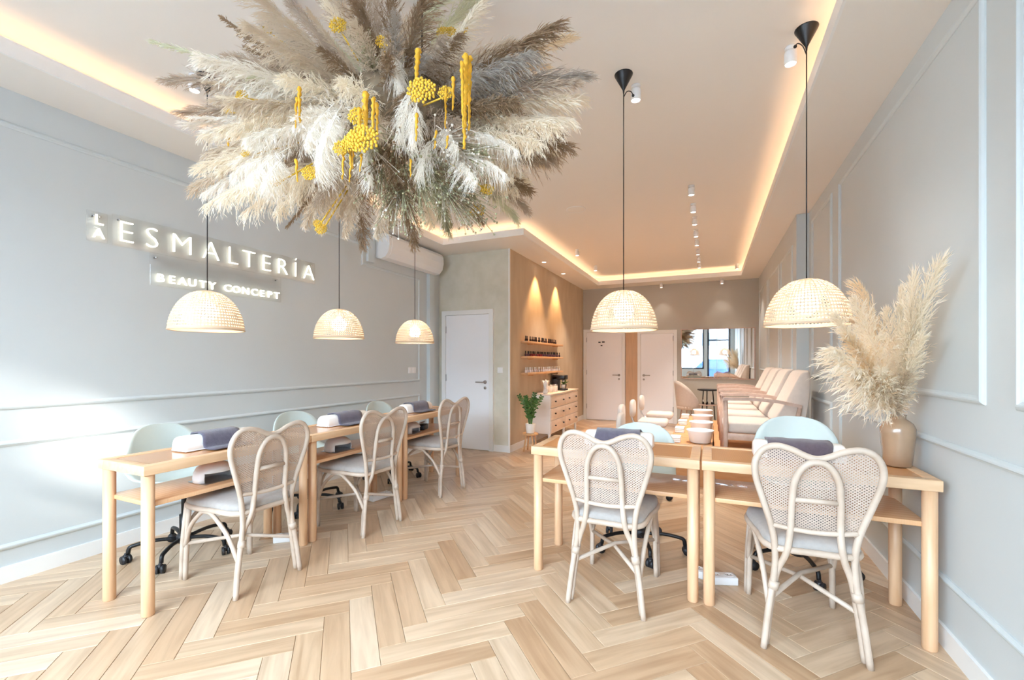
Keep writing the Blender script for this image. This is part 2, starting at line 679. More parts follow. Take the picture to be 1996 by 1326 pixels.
# ceiling, dropped soffit with cove
CX0, CX1, CY0, CY1, CXB, CYB = -3.36, 0.555, -1.05, 9.27, -2.16, 5.17
struct('ceiling', MB().box(XL - .1, XR + .1, YF - .2, YB + .2, ZC, ZC + .2), 'paint_ceiling', 'white recessed ceiling with cove light', 'ceiling')


def soffit():
    mb = MB()
    for x0, x1, y0, y1 in ((XL, CX0, YF, YBOX), (CX0, XR, YF, CY0), (CX1, XR, CY0, YB), (CX0, CXB, CYB, YBOX), (XBOX, CXB, YBOX, YB), (CXB, CX1, CY1, YB)):
        mb.box(x0, x1, y0, y1, ZS, ZS + .025)
    # rear closing faces above the ledge
    z0, z1 = ZS + .024, ZC + .01
    mb.box(XL, CX0 - .16, YF, YBOX, z0, z1)
    mb.box(CX0 - .16, XR, YF, CY0 - .16, z0, z1)
    mb.box(CX1 + .16, XR, CY0 - .16, YB, z0, z1)
    mb.box(CX0 - .16, CXB - .16, CYB + .16, YBOX, z0, z1)
    mb.box(XBOX, CXB - .16, YBOX, YB, z0, z1)
    mb.box(CXB - .16, CX1 + .16, CY1 + .16, YB, z0, z1)
    return mb


sf = struct('trim_1', soffit(), 'paint_ceiling', 'white dropped soffit running round the ceiling recess', 'trim')


def ring(x_in, w, z0, z1):
    """mitred bar following the cove's inner edge, set back by x_in"""
    P = [Vector(q) for q in ((CX0, CY0), (CX1, CY0), (CX1, CY1), (CXB, CY1), (CXB, CYB), (CX0, CYB))]
    n = len(P)
    vs = []
    for i in range(n):
        d0, d1 = (P[i] - P[i - 1]).normalized(), (P[(i + 1) % n] - P[i]).normalized()
        n0, n1 = Vector((d0.y, -d0.x)), Vector((d1.y, -d1.x))
        m = (n0 + n1) / (1 + n0.dot(n1))
        for o, z in ((x_in, z0), (x_in, z1), (x_in + w, z1), (x_in + w, z0)):
            e = P[i] + m * o
            vs.append((e.x, e.y, z))
    mb = MB()
    mb.add(vs, [(i * 4 + j, i * 4 + (j + 1) % 4, ((i + 1) % n) * 4 + (j + 1) % 4, ((i + 1) % n) * 4 + j) for i in range(n) for j in range(4)])
    return mb


struct('trim_2', ring(-0.014, 0.014, ZS - .001, ZS + .085), 'paint_white', 'white upstand lip along the cove edge', 'trim')
struct('trim_3', ring(0.004, 0.03, ZS + .022, ZS + .055), 'paint_white', 'stepped inner bead of the cove', 'trim')
led = ring(0.075, 0.022, ZS + .026, ZS + .036).build('light_strip', 'led')
tag(led, 'warm glowing light strip hidden in the ceiling cove', 'light strip')

# baseboards
BB = 0.095
struct('baseboard_left', MB().box(XL, XL + .014, YF, YBOX, 0, BB), 'paint_white', 'white skirting along the sage wall under the sign', 'baseboard')
struct('baseboard_right', MB().box(XR - .014, XR, YF, YSTEP, 0, BB).box(XR2 - .014, XR2, YSTEP, YB, 0, BB).box(XR2 - .014, XR, YSTEP - .014, YSTEP, 0, BB), 'paint_white',
       'white skirting along the panelled wall by the vase table', 'baseboard')
struct('baseboard_partition', MB().box(-2.835, XBOX, YBOX - .014, YBOX, 0, BB).box(XBOX, XBOX + .014, YBOX - .014, YB, 0, BB), 'paint_white', 'white skirting round the plaster partition', 'baseboard')
struct('baseboard_back', MB().box(-1.40 + .0, -1.648, YB - .014, YB, 0, BB).box(-.60, XR2, YB - .014, YB, 0, BB), 'paint_white', 'white skirting on the far wall under the mirror', 'baseboard')

# wall panel mouldings
tn = [3]


def molding(X, sgn, poly, label, closed=True):
    """poly of (y,z) on wall plane X; sgn = direction into the room"""
    mb = MB()
    w, p = 0.034, 0.016
    prof = [(-w / 2, 0), (-w / 2, p * .35), (-w * .3, p * .75), (-w * .08, p), (w * .12, p), (w * .3, p * .6), (w / 2, p * .35), (w / 2, 0)]
    n, k = len(poly), len(prof)
    vs = []
    for i in range(n):
        p0, p1, p2 = (Vector(poly[(i + j) % n]) for j in (-1, 0, 1))
        d0, d1 = (p1 - p0).normalized(), (p2 - p1).normalized()
        n0, n1 = Vector((-d0.y, d0.x)), Vector((-d1.y, d1.x))
        m = (n0 + n1) / (1 + n0.dot(n1))
        for (o, q) in prof:
            e = p1 + m * o
            vs.append((X + sgn * q, e.x, e.y))
    mb.add(vs, [(i * k + j, i * k + j + 1, ((i + 1) % n) * k + j + 1, ((i + 1) % n) * k + j) for i in range(n) for j in range(k - 1)])
    tn[0] += 1
    return struct('trim_%d' % tn[0], mb, 'paint_molding', label, 'moulding')


def rect(y0, y1, z0, z1):
    return [(y0, z0), (y1, z0), (y1, z1), (y0, z1)]


molding(XL, 1, [(-1.1, 1.03), (5.18, 1.03), (5.18, 2.455), (4.06, 2.455), (4.06, 2.69), (-1.1, 2.69)], 'stepped upper panel moulding behind the lit sign')
molding(XL, 1, rect(-1.1, 5.18, .21, .815), 'long low panel moulding behind the green chairs')
molding(XR, -1, rect(2.33, 4.40, 1.145, 2.755), 'tall panel moulding behind the vase')
molding(XR, -1, rect(.30, 2.10, 1.145, 2.755), 'tall panel moulding at the near end of the vase wall')
molding(XR, -1, rect(4.68, 5.45, 1.145, 2.755), 'narrow tall panel moulding before the wall step')
molding(XR, -1, rect(.30, 4.375, .308, .92), 'long low panel moulding beside the vase table')
molding(XR, -1, rect(4.68, 5.45, .308, .92), 'narrow low panel moulding before the wall step')
for i, (a, b) in enumerate(((5.9, 6.75), (6.95, 8.05), (8.25, 9.45))):
    molding(XR2, -1, rect(a, b, 1.145, 2.6), 'upper panel moulding above armchairs, %s from the wall step' % ('first', 'second', 'third')[i])
tn[0] += 1
struct('trim_%d' % tn[0], MB().box(XL, XL + .06, 5.37, 5.47, 0, 2.62), 'paint_molding', 'pale boxed pipe running down below the air conditioner', 'trim')
tn[0] += 1
struct('trim_%d' % tn[0], MB().box(XL, XL + .035, 4.13, 4.24, 2.50, ZS), 'paint_molding', 'short pale boxed duct left of the air conditioner', 'trim')
tn[0] += 1
struct('trim_%d' % tn[0], MB().box(XBOX - .018, XBOX + .004, YBOX - .004, YBOX + .018, 0, ZS), 'paint_white', 'slim pale corner bead of the plaster partition', 'trim')
tn[0] += 1
struct('trim_%d' % tn[0], MB().box(-1.648, -1.40, YB - .03, YB, 0, 1.95), 'panel_tan', 'tan timber panel between the two far doors', 'trim')


# doors: frame, leaf, handle, hinges
def door(n, x0, x1, y, ztop, hinge, label, handle=True):
    fw = 0.07
    d = MB().box(x0 + fw, x1 - fw, y - .028, y, 0.008, ztop - fw)
    o = struct('door_%d' % n, d, 'door_white', label, 'door')
    MB().box(x0, x0 + fw - .004, y - .04, y, 0, ztop).box(x1 - fw + .004, x1, y - .04, y, 0, ztop).box(x0 + fw - .004, x1 - fw + .004, y - .039, y, ztop - fw + .004, ztop - .0005).build('door_frame', 'paint_white', o)
    hx = (x0 + fw + .02) if hinge < 0 else (x1 - fw - .02)
    lx = (x1 - fw - .06) if hinge < 0 else (x0 + fw + .06)
    for z in (.25, 1.0, 1.72):
        MB().cyl((hx - .018 if hinge < 0 else hx + .018, y - .036, z), (hx - .018 if hinge < 0 else hx + .018, y - .036, z + .1), .008, n=8).build('hinge', 'steel', o)
    h = MB().cyl((lx, y - .028, .995), (lx, y - .036, .995), .026)
    h.cyl((lx, y - .03, .995), (lx, y - .075, .995), .009)
    s = 1 if hinge > 0 else -1
    h.tube([(lx, y - .075, .995), (lx + s * .02, y - .08, .995), (lx + s * .13, y - .08, .995)], .009, 8)
    h.cyl((lx, y - .028, .91), (lx, y - .036, .91), .02)
    h.build('handle', 'steel', o)
    return o


door(1, -3.70, -2.835, YBOX, 2.05, -1, 'white door in the plaster partition beside the wicker chairs')
d2 = door(2, -2.575, -1.66, YB, 2.0, -1, 'bluish white door at the far end with a small sign')
d3 = door(3, -1.40, -.61, YB, 1.945, 1, 'white door at the far end next to the mirror')
MB().box(-2.24, -2.19, YB - .034, YB - .028, 1.70, 1.725).box(-2.16, -2.10, YB - .034, YB - .028, 1.705, 1.73).box(-2.19, -2.15, YB - .034, YB - .028, 1.63, 1.65).build('door_sign', 'black_plastic', d2)


def switch(loc, axis, label, n=2):
    t = thing('light_switch', label, 'switch', loc, 0 if axis == 'y' else pi / 2)
    MB().rbox(-.042 * n, .042 * n, -.009, 0, -.042, .042, .004).build('cover_plate', 'white_plastic', t)
    for i in range(n):
        MB().rbox(-.042 * n + .084 * i + .01, -.042 * n + .084 * (i + 1) - .01, -.014, -.009, -.032, .032, .002).build('rocker', 'white_plastic', t)


switch((-2.737, YBOX, 1.168), 'y', 'white square switch on plaster beside the white door', 1)
switch((XL, 5.02, 1.172), 'x', 'white double switch on sage wall inside the moulding', 2)

# ================================================================== SIGN
def sign():
    t = thing('wall_sign', 'glowing warm white lettering sign on clear panels on the sage wall', 'sign', (XL, 2.5, 2.0))
    inv = Vector((XL, 2.5, 2.0))

    def letter(ch, y, z, h, wscale=1.0, thin=-0.0):
        c = bpy.data.curves.new('letter', 'FONT')
        c.body = ch
        c.size = h / 0.70
        c.align_x = 'CENTER'
        c.extrude = 0.006
        c.offset = thin
        c.resolution_u = 3
        c.materials.append(M['neon'])
        o = bpy.data.objects.new('letter', c)
        COL.objects.link(o)
        o.parent = t
        o.location = Vector((XL + .034, y, z)) - inv
        o.rotation_euler = (pi / 2, 0, pi / 2)
        o.scale = (wscale, 1, 1)
        bpy.context.view_layer.update()
        me = bpy.data.meshes.new_from_object(o.evaluated_get(bpy.context.evaluated_depsgraph_get()))
        q = bpy.data.objects.new('letter', me)
        COL.objects.link(q)
        q.parent = t
        q.location, q.rotation_euler, q.scale = o.location, o.rotation_euler, o.scale
        bpy.data.objects.remove(o)
        bpy.data.curves.remove(c)
        q.name = 'letter'
    k = 3.0136
    for ch, px in zip('ESMALTER\u00cdA', (725, 878, 1055, 1225, 1352, 1448, 1550, 1645, 1722, 1800)):
        y = onX(px / k, 500, XL).y
        letter(ch, y, 2.132, .152, 1.0, -0.0055)
    yla = onX(565 / k, 500, XL).y
    letter('L', yla, 2.215, .066, 1.1, 0.0)
    letter('A', yla, 2.125, .066, 1.0, 0.0)
    for ch, px in zip('BEAUTYCONCEPT', (928, 995, 1057, 1115, 1178, 1232, 1322, 1374, 1428, 1480, 1525, 1570, 1612)):
        letter(ch, onX(px / k, 500, XL).y, 1.892, .058, 1.12, 0.0006)
    for a in (
        (onX(497 / k, 500, XL).y, onX(620 / k, 500, XL).y, 2.10, 2.30),
        (onX(650 / k, 500, XL).y, onX(1840 / k, 500, XL).y, 2.10, 2.315),
        (onX(870 / k, 500, XL).y, onX(1640 / k, 500, XL).y, 1.862, 2.098)):
        MB().rbox(.018, .026, a[0] - 2.5, a[1] - 2.5, a[2] - 2.0, a[3] - 2.0, .002, 1, smooth=False).build('acrylic_panel', 'acrylic', t)
        for yy in (a[0] + .04, a[1] - .04):
            MB().cyl((0, yy - 2.5, a[3] - .03 - 2.0), (.03, yy - 2.5, a[3] - .03 - 2.0), .006, n=8).build('standoff', 'steel', t)


sign()


# ================================================================== AIR CONDITIONER
def aircon():
    t = thing('air_conditioner', 'white split air conditioner high on the sage wall', 'air conditioner', (XL, 4.89, 2.56))
    L = 1.20
    prof = [(0, .02), (.0, .31), (.14, .31), (.19, .295), (.215, .255), (.22, .16), (.20, .07), (.15, .015), (.08, 0)]
    MB().prism(prof, -L / 2 + .05, L / 2 - .05, 'y', smooth=False).build('body', 'white_plastic', t)
    for s in (-1, 1):
        pr = [(x * .985, .155 + (z - .155) * .98) for x, z in prof]
        a, b = sorted((s * (L / 2 - .05), s * L / 2))
        MB().prism(pr, a, b, 'y').build('end_cap', 'white_plastic', t)
    MB().box(.075, .19, -L / 2 + .09, L / 2 - .09, -.004, .012, Matrix.Rotation(-.35, 4, 'Y') @ Matrix.Translation((0, 0, .03))).build('louver', 'white_plastic', t)
    MB().box(.06, .17, -L / 2 + .1, L / 2 - .1, -.002, .004, Matrix.Rotation(-.3, 4, 'Y') @ Matrix.Translation((0, 0, .012))).build('outlet', 'black_plastic', t)


aircon()


# ================================================================== TABLES
def table(loc, rz, L, D, label, inset=.032):
    """long side along local x, front at -y"""
    t = thing('manicure_table', label, 'table', loc, rz, 'cane topped beech manicure tables')
    H, th, fw = .77, .05, .05
    MB().rbox(-L / 2, L / 2, -D / 2, -D / 2 + fw, H - th, H, .003).rbox(-L / 2, L / 2, D / 2 - fw, D / 2, H - th, H, .003) \
        .rbox(-L / 2, -L / 2 + fw, -D / 2 + fw, D / 2 - fw, H - th, H, .003).rbox(L / 2 - fw, L / 2, -D / 2 + fw, D / 2 - fw, H - th, H, .003).build('top_frame', 'beech', t)
    MB().box(-L / 2 + fw, L / 2 - fw, -D / 2 + fw, D / 2 - fw, H - .025, H - .004).build('cane_inset', 'cane_top', t)
    for sx in (-1, 1):
        for sy in (-1, 1):
            x, y = sx * (L / 2 - .036), sy * (D / 2 - .035)
            MB().tube([(x, y, 0), (x, y, .004), (x, y, H - th)], [.026, .0285, .0285], 16).build('leg', 'beech_leg', t)
    MB().rbox(-L / 2 + .045, L / 2 - .045, -D / 2 + .035, D / 2 - .02, .548, .572, .003).build('shelf', 'cane_shelf', t)
    return t


HW = pi / 2
TL = []
for i, (y0, y1, lab) in enumerate(((1.262, 2.278, 'beech manicure table nearest the street along the sign wall'),
                                   (2.285, 3.333, 'middle beech manicure table of three along the sign wall'),
                                   (3.340, 4.380, 'beech manicure table of the sign wall row nearest the white door'))):
    table((-2.802, (y0 + y1) / 2, 0), pi / 2, y1 - y0, .435, lab)
table((-.53, 2.788, 0), 0, .966, .475, 'beech manicure table without a vase, facing the entrance')
table((.452, 2.788, 0), 0, .98, .475, 'beech manicure table with the vase on its end')


# ================================================================== RATTAN CHAIRS
def rattan_chair(name, label):
    """front +y"""
    t = thing(name, label, 'chair', group='whitewashed rattan chairs')
    r = .0142

    def yb(z):
        return -.262 + .02 * min(z / .42, 1) - max(0, z - .5) * .12
    outer = [(.198, 0), (.178, .17), (.152, .35), (.150, .45), (.164, .55), (.206, .69), (.232, .78), (.234, .85), (.205, .905), (.155, .925), (.095, .912), (.045, .888), (0, .876)]
    path = [(x, yb(z), z) for x, z in outer]
    full = path + [(-x, y, z) for x, y, z in path[-2::-1]]
    SP = smooth_path(full, 5)
    ox = [(p.x, p.z) for p in SP]
    MB().tube(SP, r, 8).build('back_frame', 'rattan', t)
    inner = [(.186, .012), (.168, .17), (.142, .34), (.108, .44), (.094, .54), (.090, .68), (.080, .78), (.046, .845), (0, .864)]
    ip = [(x, yb(z) - .002 - (.012 if z > .4 else .0), z) for x, z in inner]
    ip = [(x, y + (.024 if z < .2 else .012 if z < .4 else 0), max(z, 0)) for x, y, z in ip]
    fulli = ip + [(-x, y, z) for x, y, z in ip[-2::-1]]
    MB().tube(smooth_path(fulli, 5), r, 8).build('back_loop', 'rattan', t)
    MB().tube([(-.09, yb(.69) - .012, .69), (.09, yb(.69) - .012, .69)], r * .85, 8).build('back_rail', 'rattan', t)
    MB().tube(smooth_path([(-.162, yb(.56), .56), (-.08, yb(.56) - .012, .553), (0, yb(.56) - .016, .55), (.08, yb(.56) - .012, .553), (.162, yb(.56), .56)], 4), r * .8, 8).build('lower_back_rail', 'rattan', t)
    # cane weave clipped to the heart outline
    poly = [(x, z) for x, z in ox if z > .545]

    def inside(x, z):
        if z < .555:
            return False
        c = False
        n = len(poly)
        for i in range(n):
            x1, z1 = poly[i]
            x2, z2 = poly[(i + 1) % n]
            if (z1 > z) != (z2 > z) and x < (x2 - x1) * (z - z1) / (z2 - z1) + x1:
                c = not c
        return c
    mb = MB()
    step = .0098
    wd = .0054

    def strand(p, d, off):
        nn = Vector((-d.y, d.x)) * wd / 2
        seg = []
        cur = []
        for i in range(-30, 31):
            q = p + d * i * .0135
            if inside(q.x, q.y):
                cur.append(q)
            else:
                if len(cur) > 1:
                    seg.append(cur)
                cur = []
        if len(cur) > 1:
            seg.append(cur)
        for c in seg:
            c = [c[0] - d * .010] + c[1:-1:2] + [c[-1] + d * .010]
            vs = []
            for q in c:
                for s in (-1, 1):
                    w = q + nn * s
                    vs.append((w.x, yb(w.y) + .004 + off, w.y))
            mb.add(vs, [(2 * i, 2 * i + 1, 2 * i + 3, 2 * i + 2) for i in range(len(c) - 1)])
    a = radians(38)
    for s, off in ((1, 0), (-1, .0012)):
        d = Vector((cos(a), s * sin(a)))
        nn = Vector((-d.y, d.x))
        for k in range(-34, 35):
            strand(Vector((0, .73)) + nn * k * step, d, off)
    mb.build('cane_panel', 'rattan_cane', t, fix=False)
    # seat
    rim = []
    for x, y in ((.165, -.225), (.195, -.05), (.215, .12), (.19, .225), (.11, .252), (-.11, .252), (-.19, .225), (-.215, .12), (-.195, -.05), (-.165, -.225), (0, -.245)):
        rim.append((x, y, .452))
    RP = smooth_path(rim, 5, True)
    MB().tube(RP, .0155, 8, closed=True).build('seat_rim', 'rattan', t)
    mb = MB()
    n = len(RP)
    rings = []
    for sc, z in ((.93, .452), (.985, .462), (1.02, .474), (1.0, .492), (.95, .502), (.80, .508), (.45, .510)):
        rings.append([(p.x * sc, p.y * sc, z) for p in RP])
    vs = [p for q in rings for p in q]
    fs = []
    for i in range(len(rings) - 1):
        for k in range(n):
            fs.append((i * n + k, i * n + (k + 1) % n, (i + 1) * n + (k + 1) % n, (i + 1) * n + k))
    fs.append(tuple(range((len(rings) - 1) * n, len(rings) * n)))
    fs.append(tuple(range(n - 1, -1, -1)))
    mb.add(vs, fs, True)
    mb.build('seat_cushion', 'cushion_grey', t)
    # front legs: paired canes
    for s in (-1, 1):
        MB().tube(smooth_path([(s * .204, .262, 0), (s * .200, .255, .22), (s * .188, .235, .45)], 4), r, 8) \
            .tube(smooth_path([(s * .196, .237, 0), (s * .192, .230, .2), (s * .186, .215, .44)], 4), r, 8).build('leg', 'rattan', t)
        # side arch
        MB().tube(smooth_path([(s * .198, .236, .20), (s * .200, .17, .33), (s * .203, .06, .425), (s * .203, .0, .440), (s * .200, -.06, .425), (s * .188, -.17, .33), (s * .176, -.243, .20)], 5), r * .85, 8).build('side_arch', 'rattan', t)
        MB().tube([(s * .160, -.250, .27), (s * .153, -.247, .305)], r * 1.5, 10).build('binding', 'rattan', t)
    MB().tube(smooth_path([(.192, .236, .22), (.15, .24, .36), (.06, .246, .435), (-.06, .246, .435), (-.15, .24, .36), (-.192, .236, .22)], 5), r * .8, 8).build('front_arch', 'rattan', t)
    MB().tube([(-.168, -.244, .225), (0, 0, .255), (.192, .232, .225)], r * .8, 8).build('stretcher', 'rattan', t)
    MB().tube([(.168, -.244, .215), (0, 0, .240), (-.192, .232, .215)], r * .8, 8).build('stretcher', 'rattan', t)
    return t


rc = rattan_chair('rattan_chair', 'whitewashed rattan chair in front of the table without a vase')
rc.location = (-.495, 2.553, 0)
rc.rotation_euler = (0, 0, radians(-1))
dup(rc, (.408, 2.565, 0), radians(3), 'whitewashed rattan chair in front of the table with the vase')
dup(rc, (-2.60, 1.785, 0), pi / 2 - radians(3), 'rattan chair facing the sign wall, closest to the street of three')
dup(rc, (-2.565, 2.725, 0), pi / 2 - radians(4), 'rattan chair facing the sign wall, middle of three')
dup(rc, (-2.575, 3.765, 0), pi / 2 - radians(5), 'rattan chair facing the sign wall, beside the white partition door')


# ================================================================== GREEN SWIVEL CHAIRS
def swivel_chair(name, label):
    t = thing(name, label, 'chair', group='pale green swivel chairs')
    prof = [(.215, .462, .15), (.225, .475, .19), (.19, .482, .215), (.08, .470, .232), (-.06, .462, .235), (-.15, .475, .236), (-.205, .52, .238), (-.230, .60, .242), (-.243, .68, .236), (-.252, .74, .216), (-.258, .79, .176), (-.262, .822, .12), (-.264, .838, .05)]
    pp = smooth_path([Vector((w, y, z)) for y, z, w in prof], 3)
    nu = 12
    vs = []
    for p in pp:
        for k in range(nu + 1):
            u = -1 + 2 * k / nu
            back = min(1, max(0, (p.z - .5) / .2))
            x = u * p.x
            y = p.y + (.07 * (u * abs(p.x) / .235) ** 2) * back
            z = p.z + .05 * (u * u) * (1 - back) * (p.x / .235) ** 2
            vs.append((x, y, z))
    fs = []
    for i in range(len(pp) - 1):
        for k in range(nu):
            a = i * (nu + 1) + k
            fs.append((a, a + 1, a + nu + 2, a + nu + 1))
    mb = MB()
    mb.add(vs, fs, True)
    o = mb.build('seat_shell', 'shell_teal', t)
    sd = o.modifiers.new('thick', 'SOLIDIFY')
    sd.thickness = .011
    sd.offset = 0
    MB().rbox(-.09, .09, -.10, .10, .425, .457, .008).build('seat_mount', 'black_plastic', t)
    MB().tube([(0, 0, .10), (0, 0, .25)], .026, 14).tube([(0, 0, .25), (0, 0, .43)], .015, 14).build('gas_column', 'black_metal', t)
    MB().tube([(.06, .02, .44), (.17, .05, .432), (.20, .055, .42)], .005, 8).rbox(.19, .255, .04, .07, .405, .42, .006).build('height_lever', 'black_plastic', t)
    MB().lathe([(.02, .075), (.042, .08), (.044, .12), (.032, .14)], 14).build('base_hub', 'black_plastic', t)
    for k in range(5):
        a = 2 * pi * k / 5 + pi / 2 + .25
        c, s = cos(a), sin(a)
        pts = [(.03 * c, .03 * s, .105), (.15 * c, .15 * s, .118), (.255 * c, .255 * s, .108), (.283 * c, .283 * s, .095), (.29 * c, .29 * s, .06)]
        MB().tube(smooth_path(pts, 3), .0125, 8).build('base_arm', 'black_metal', t)
        cx, cy = .30 * c, .30 * s
        b = a + .8 + k
        ux, uy = cos(b), sin(b)
        mb = MB()
        for sg in (-1, 1):
            mb.cyl((cx + ux * .006 * sg, cy + uy * .006 * sg, .027), (cx + ux * .023 * sg, cy + uy * .023 * sg, .027), .027, n=14)
        mb.cyl((cx, cy, .027), (cx, cy, .066), .009, n=8)
        mb.ball((cx, cy, .042), .02, 8, 6)
        mb.build('caster', 'black_plastic', t)
    return t


sc = swivel_chair('swivel_chair', 'pale green swivel chair behind the table without a vase')
sc.location = (-.44, 3.17, 0)
sc.rotation_euler = (0, 0, pi + .1)
def raise_seat(root, h):
    """gas column pulled out by h"""
    for c in root.children:
        if c.name.split('.')[0] in ('seat_shell', 'seat_mount', 'height_lever'):
            c.location.z += h
        elif c.name.startswith('gas_column'):
            c.scale.z = (.43 + h) / .43


raise_seat(dup(sc, (.51, 3.275, 0), pi - .06, 'pale green swivel chair behind the table with the vase'), .085)
raise_seat(dup(sc, (-3.25, 1.82, 0), -pi / 2 + .1, 'pale green swivel chair against the sign wall, closest to the street'), .025)
dup(sc, (-3.25, 2.86, 0), -pi / 2 - .05, 'pale green swivel chair against the sign wall, middle of three')
dup(sc, (-3.25, 3.99, 0), -pi / 2, 'pale green swivel chair against the sign wall, nearest the white door')


# ================================================================== HAND RESTS, TOWELS, LAMPS ON TABLES
def arch(w, h, off=0.0, n=14, flat=.0):
    """half-oval outline in (y,z), from +y base over the top to -y base"""
    pts = []
    for i in range(n + 1):
        a = pi * i / n
        c, s = cos(a), sin(a)
        e = .72
        pts.append(((w / 2 + off) * math.copysign(abs(c) ** e, c), (h + off) * abs(s) ** e))
    return pts


def hand_rest(loc, rz, L, label):
    t = thing('hand_rest_cushion', label, 'cushion', loc, rz, 'white manicure hand rests')
    rings = []
    w, h = .135, .085
    for x, s in ((-L / 2, .80), (-L / 2 + .006, .93), (-L / 2 + .02, 1), (L / 2 - .02, 1), (L / 2 - .006, .93), (L / 2, .80)):
        rings.append([(x, y * s, .002 + z * (s if z > .01 else 1)) for y, z in arch(w, h)])
    n = len(rings[0])
    mb = MB()
    vs = [p for q in rings for p in q]
    fs = [(i * n + k, i * n + (k + 1) % n, (i + 1) * n + (k + 1) % n, (i + 1) * n + k) for i in range(5) for k in range(n)]
    mb.add(vs, fs, True)
    mb.add(vs, [tuple(range(n - 1, -1, -1)), tuple(range(5 * n, 6 * n))], False)
    mb.build('cushion', 'vinyl_white', t)
    MB().rbox(-L / 2 + .005, L / 2 - .005, -w / 2 - .004, w / 2 + .004, 0, .006, .002).build('base_board', 'white_plastic', t)
    return t


def towel(loc, rz, L, flap, mat, label):
    pts = arch(.135, .085, .006)
    path = [Vector((0, y, z + .004)) for y, z in pts]
    path = path[1:-1]
    end = path[-1]
    path += [Vector((0, end.y - .006, .012)), Vector((0, end.y - .02, .004)), Vector((0, end.y - .02 - flap, .004))]
    mb = MB()
    nx = 10
    vs = []
    for lay in (0, .0065):
        for i, p in enumerate(path):
            q = path[min(i + 1, len(path) - 1)] - path[max(i - 1, 0)]
            nrm = Vector((0, -q.z, q.y)).normalized()
            if nrm.z < -0.2:
                nrm = -nrm
            nrm = Vector((0, q.z, -q.y)).normalized()
            for k in range(nx + 1):
                u = k / nx
                x = -L / 2 + L * u + .004 * sin(i * .9)
                wob = .0015 * sin(u * 17 + i * .7)
                pp = p + nrm * (lay + (wob if lay else 0))
                vs.append((x, pp.y, max(pp.z, .0012 + lay)))
    m = len(path) * (nx + 1)
    fs = []
    for i in range(len(path) - 1):
        for k in range(nx):
            a = i * (nx + 1) + k
            fs.append((a, a + 1, a + nx + 2, a + nx + 1))
            fs.append((m + a, m + a + nx + 1, m + a + nx + 2, m + a + 1))
    for k in range(nx):
        fs.append((k, m + k, m + k + 1, k + 1))
        a = (len(path) - 1) * (nx + 1) + k
        fs.append((a, a + 1, m + a + 1, m + a))
    for i in range(len(path) - 1):
        for k in (0, nx):
            a = i * (nx + 1) + k
            fs.append((a, a + nx + 1, m + a + nx + 1, m + a))
    mb.add(vs, fs, True)
    o = mb.build('towel', mat)
    o.location = loc
    o.rotation_euler = (0, 0, rz)
    return tag(o, label, 'towel', 'dark towels over the hand rests')


ZT = .7695
for (x, y, rz, L, tl, fl, mat, lab, lab2) in (
        (-.525, 2.83, 0, .42, .27, .0, 'towel_grey', 'white hand rest on the table without a vase', 'slate towel over the hand rest on the table without a vase'),
        (.44, 2.86, 0, .43, .30, .0, 'towel_mauve', 'white hand rest on the table with the vase', 'mauve grey towel over the hand rest on the vase table'),
        (-2.84, 1.775, pi / 2, .44, .235, .08, 'towel_grey', 'white hand rest on the sign wall table nearest the street', 'slate towel draped on the sign wall table nearest the street'),
        (-2.85, 2.86, pi / 2, .48, .27, .08, 'towel_grey', 'white hand rest on the middle sign wall table', 'slate towel draped on the middle sign wall table'),
        (-2.85, 3.86, pi / 2, .46, .27, .07, 'towel_grey', 'white hand rest on the sign wall table nearest the door', 'slate towel draped on the sign wall table nearest the door')):
    hand_rest((x, y, ZT), rz, L, lab)
    towel((x, y, ZT), rz, tl, fl, mat, lab2)


def nail_lamp(name, label):
    t = thing(name, label, 'lamp', group='white nail curing lamps')
    n = 20
    rings = []
    for f, z in ((1.0, 0.004), (1.03, .03), (.98, .06), (.84, .088), (.58, .106), (.25, .113), (.02, .114)):
        rings.append([(.11 * f * cos(2 * pi * k / n), .095 * f * sin(2 * pi * k / n), z) for k in range(n)])
    vs = [p for q in rings for p in q]
    fs = [(i * n + k, i * n + (k + 1) % n, (i + 1) * n + (k + 1) % n, (i + 1) * n + k) for i in range(6) for k in range(n)
          if not (i < 2 and 12 <= k <= 17)]
    mb = MB()
    mb.add(vs, fs, True)
    o = mb.build('housing', 'white_plastic', t)
    sd = o.modifiers.new('thick', 'SOLIDIFY')
    sd.thickness = .006
    MB().rbox(-.10, .10, -.08, .085, 0, .006, .003).build('base_plate', 'steel', t)
    MB().lathe([(.001, .1165), (.018, .1165), (.02, .113)], 12).build('button', 'steel', t)
    return t


nl = nail_lamp('nail_lamp', 'white domed nail lamp under the sign wall table nearest the street')
nl.location = (-2.77, 1.72, .5725)
nl.rotation_euler = (0, 0, pi / 2)
dup(nl, (-2.76, 2.70, .5725), pi / 2, 'white domed nail lamp under the middle sign wall table')
dup(nl, (-2.76, 3.66, .5725), pi / 2 + .2, 'white domed nail lamp under the sign wall table by the door')
for loc, rz, lab in (((-2.80, 3.90, .5725), .3, 'small black nail drill on the shelf of the table by the door'),):
    t = thing('nail_drill', lab, 'nail drill', loc, rz)
    MB().rbox(-.05, .05, -.07, .07, 0, .055, .008).build('control_box', 'black_plastic', t)
    MB().tube([(0, -.05, .07), (.01, .06, .072)], .010, 10).build('handpiece', 'steel', t)
    MB().lathe([(.014, .055), (.014, .066), (.011, .068)], 12, (-.025, .03, 0)).build('knob', 'steel', t)


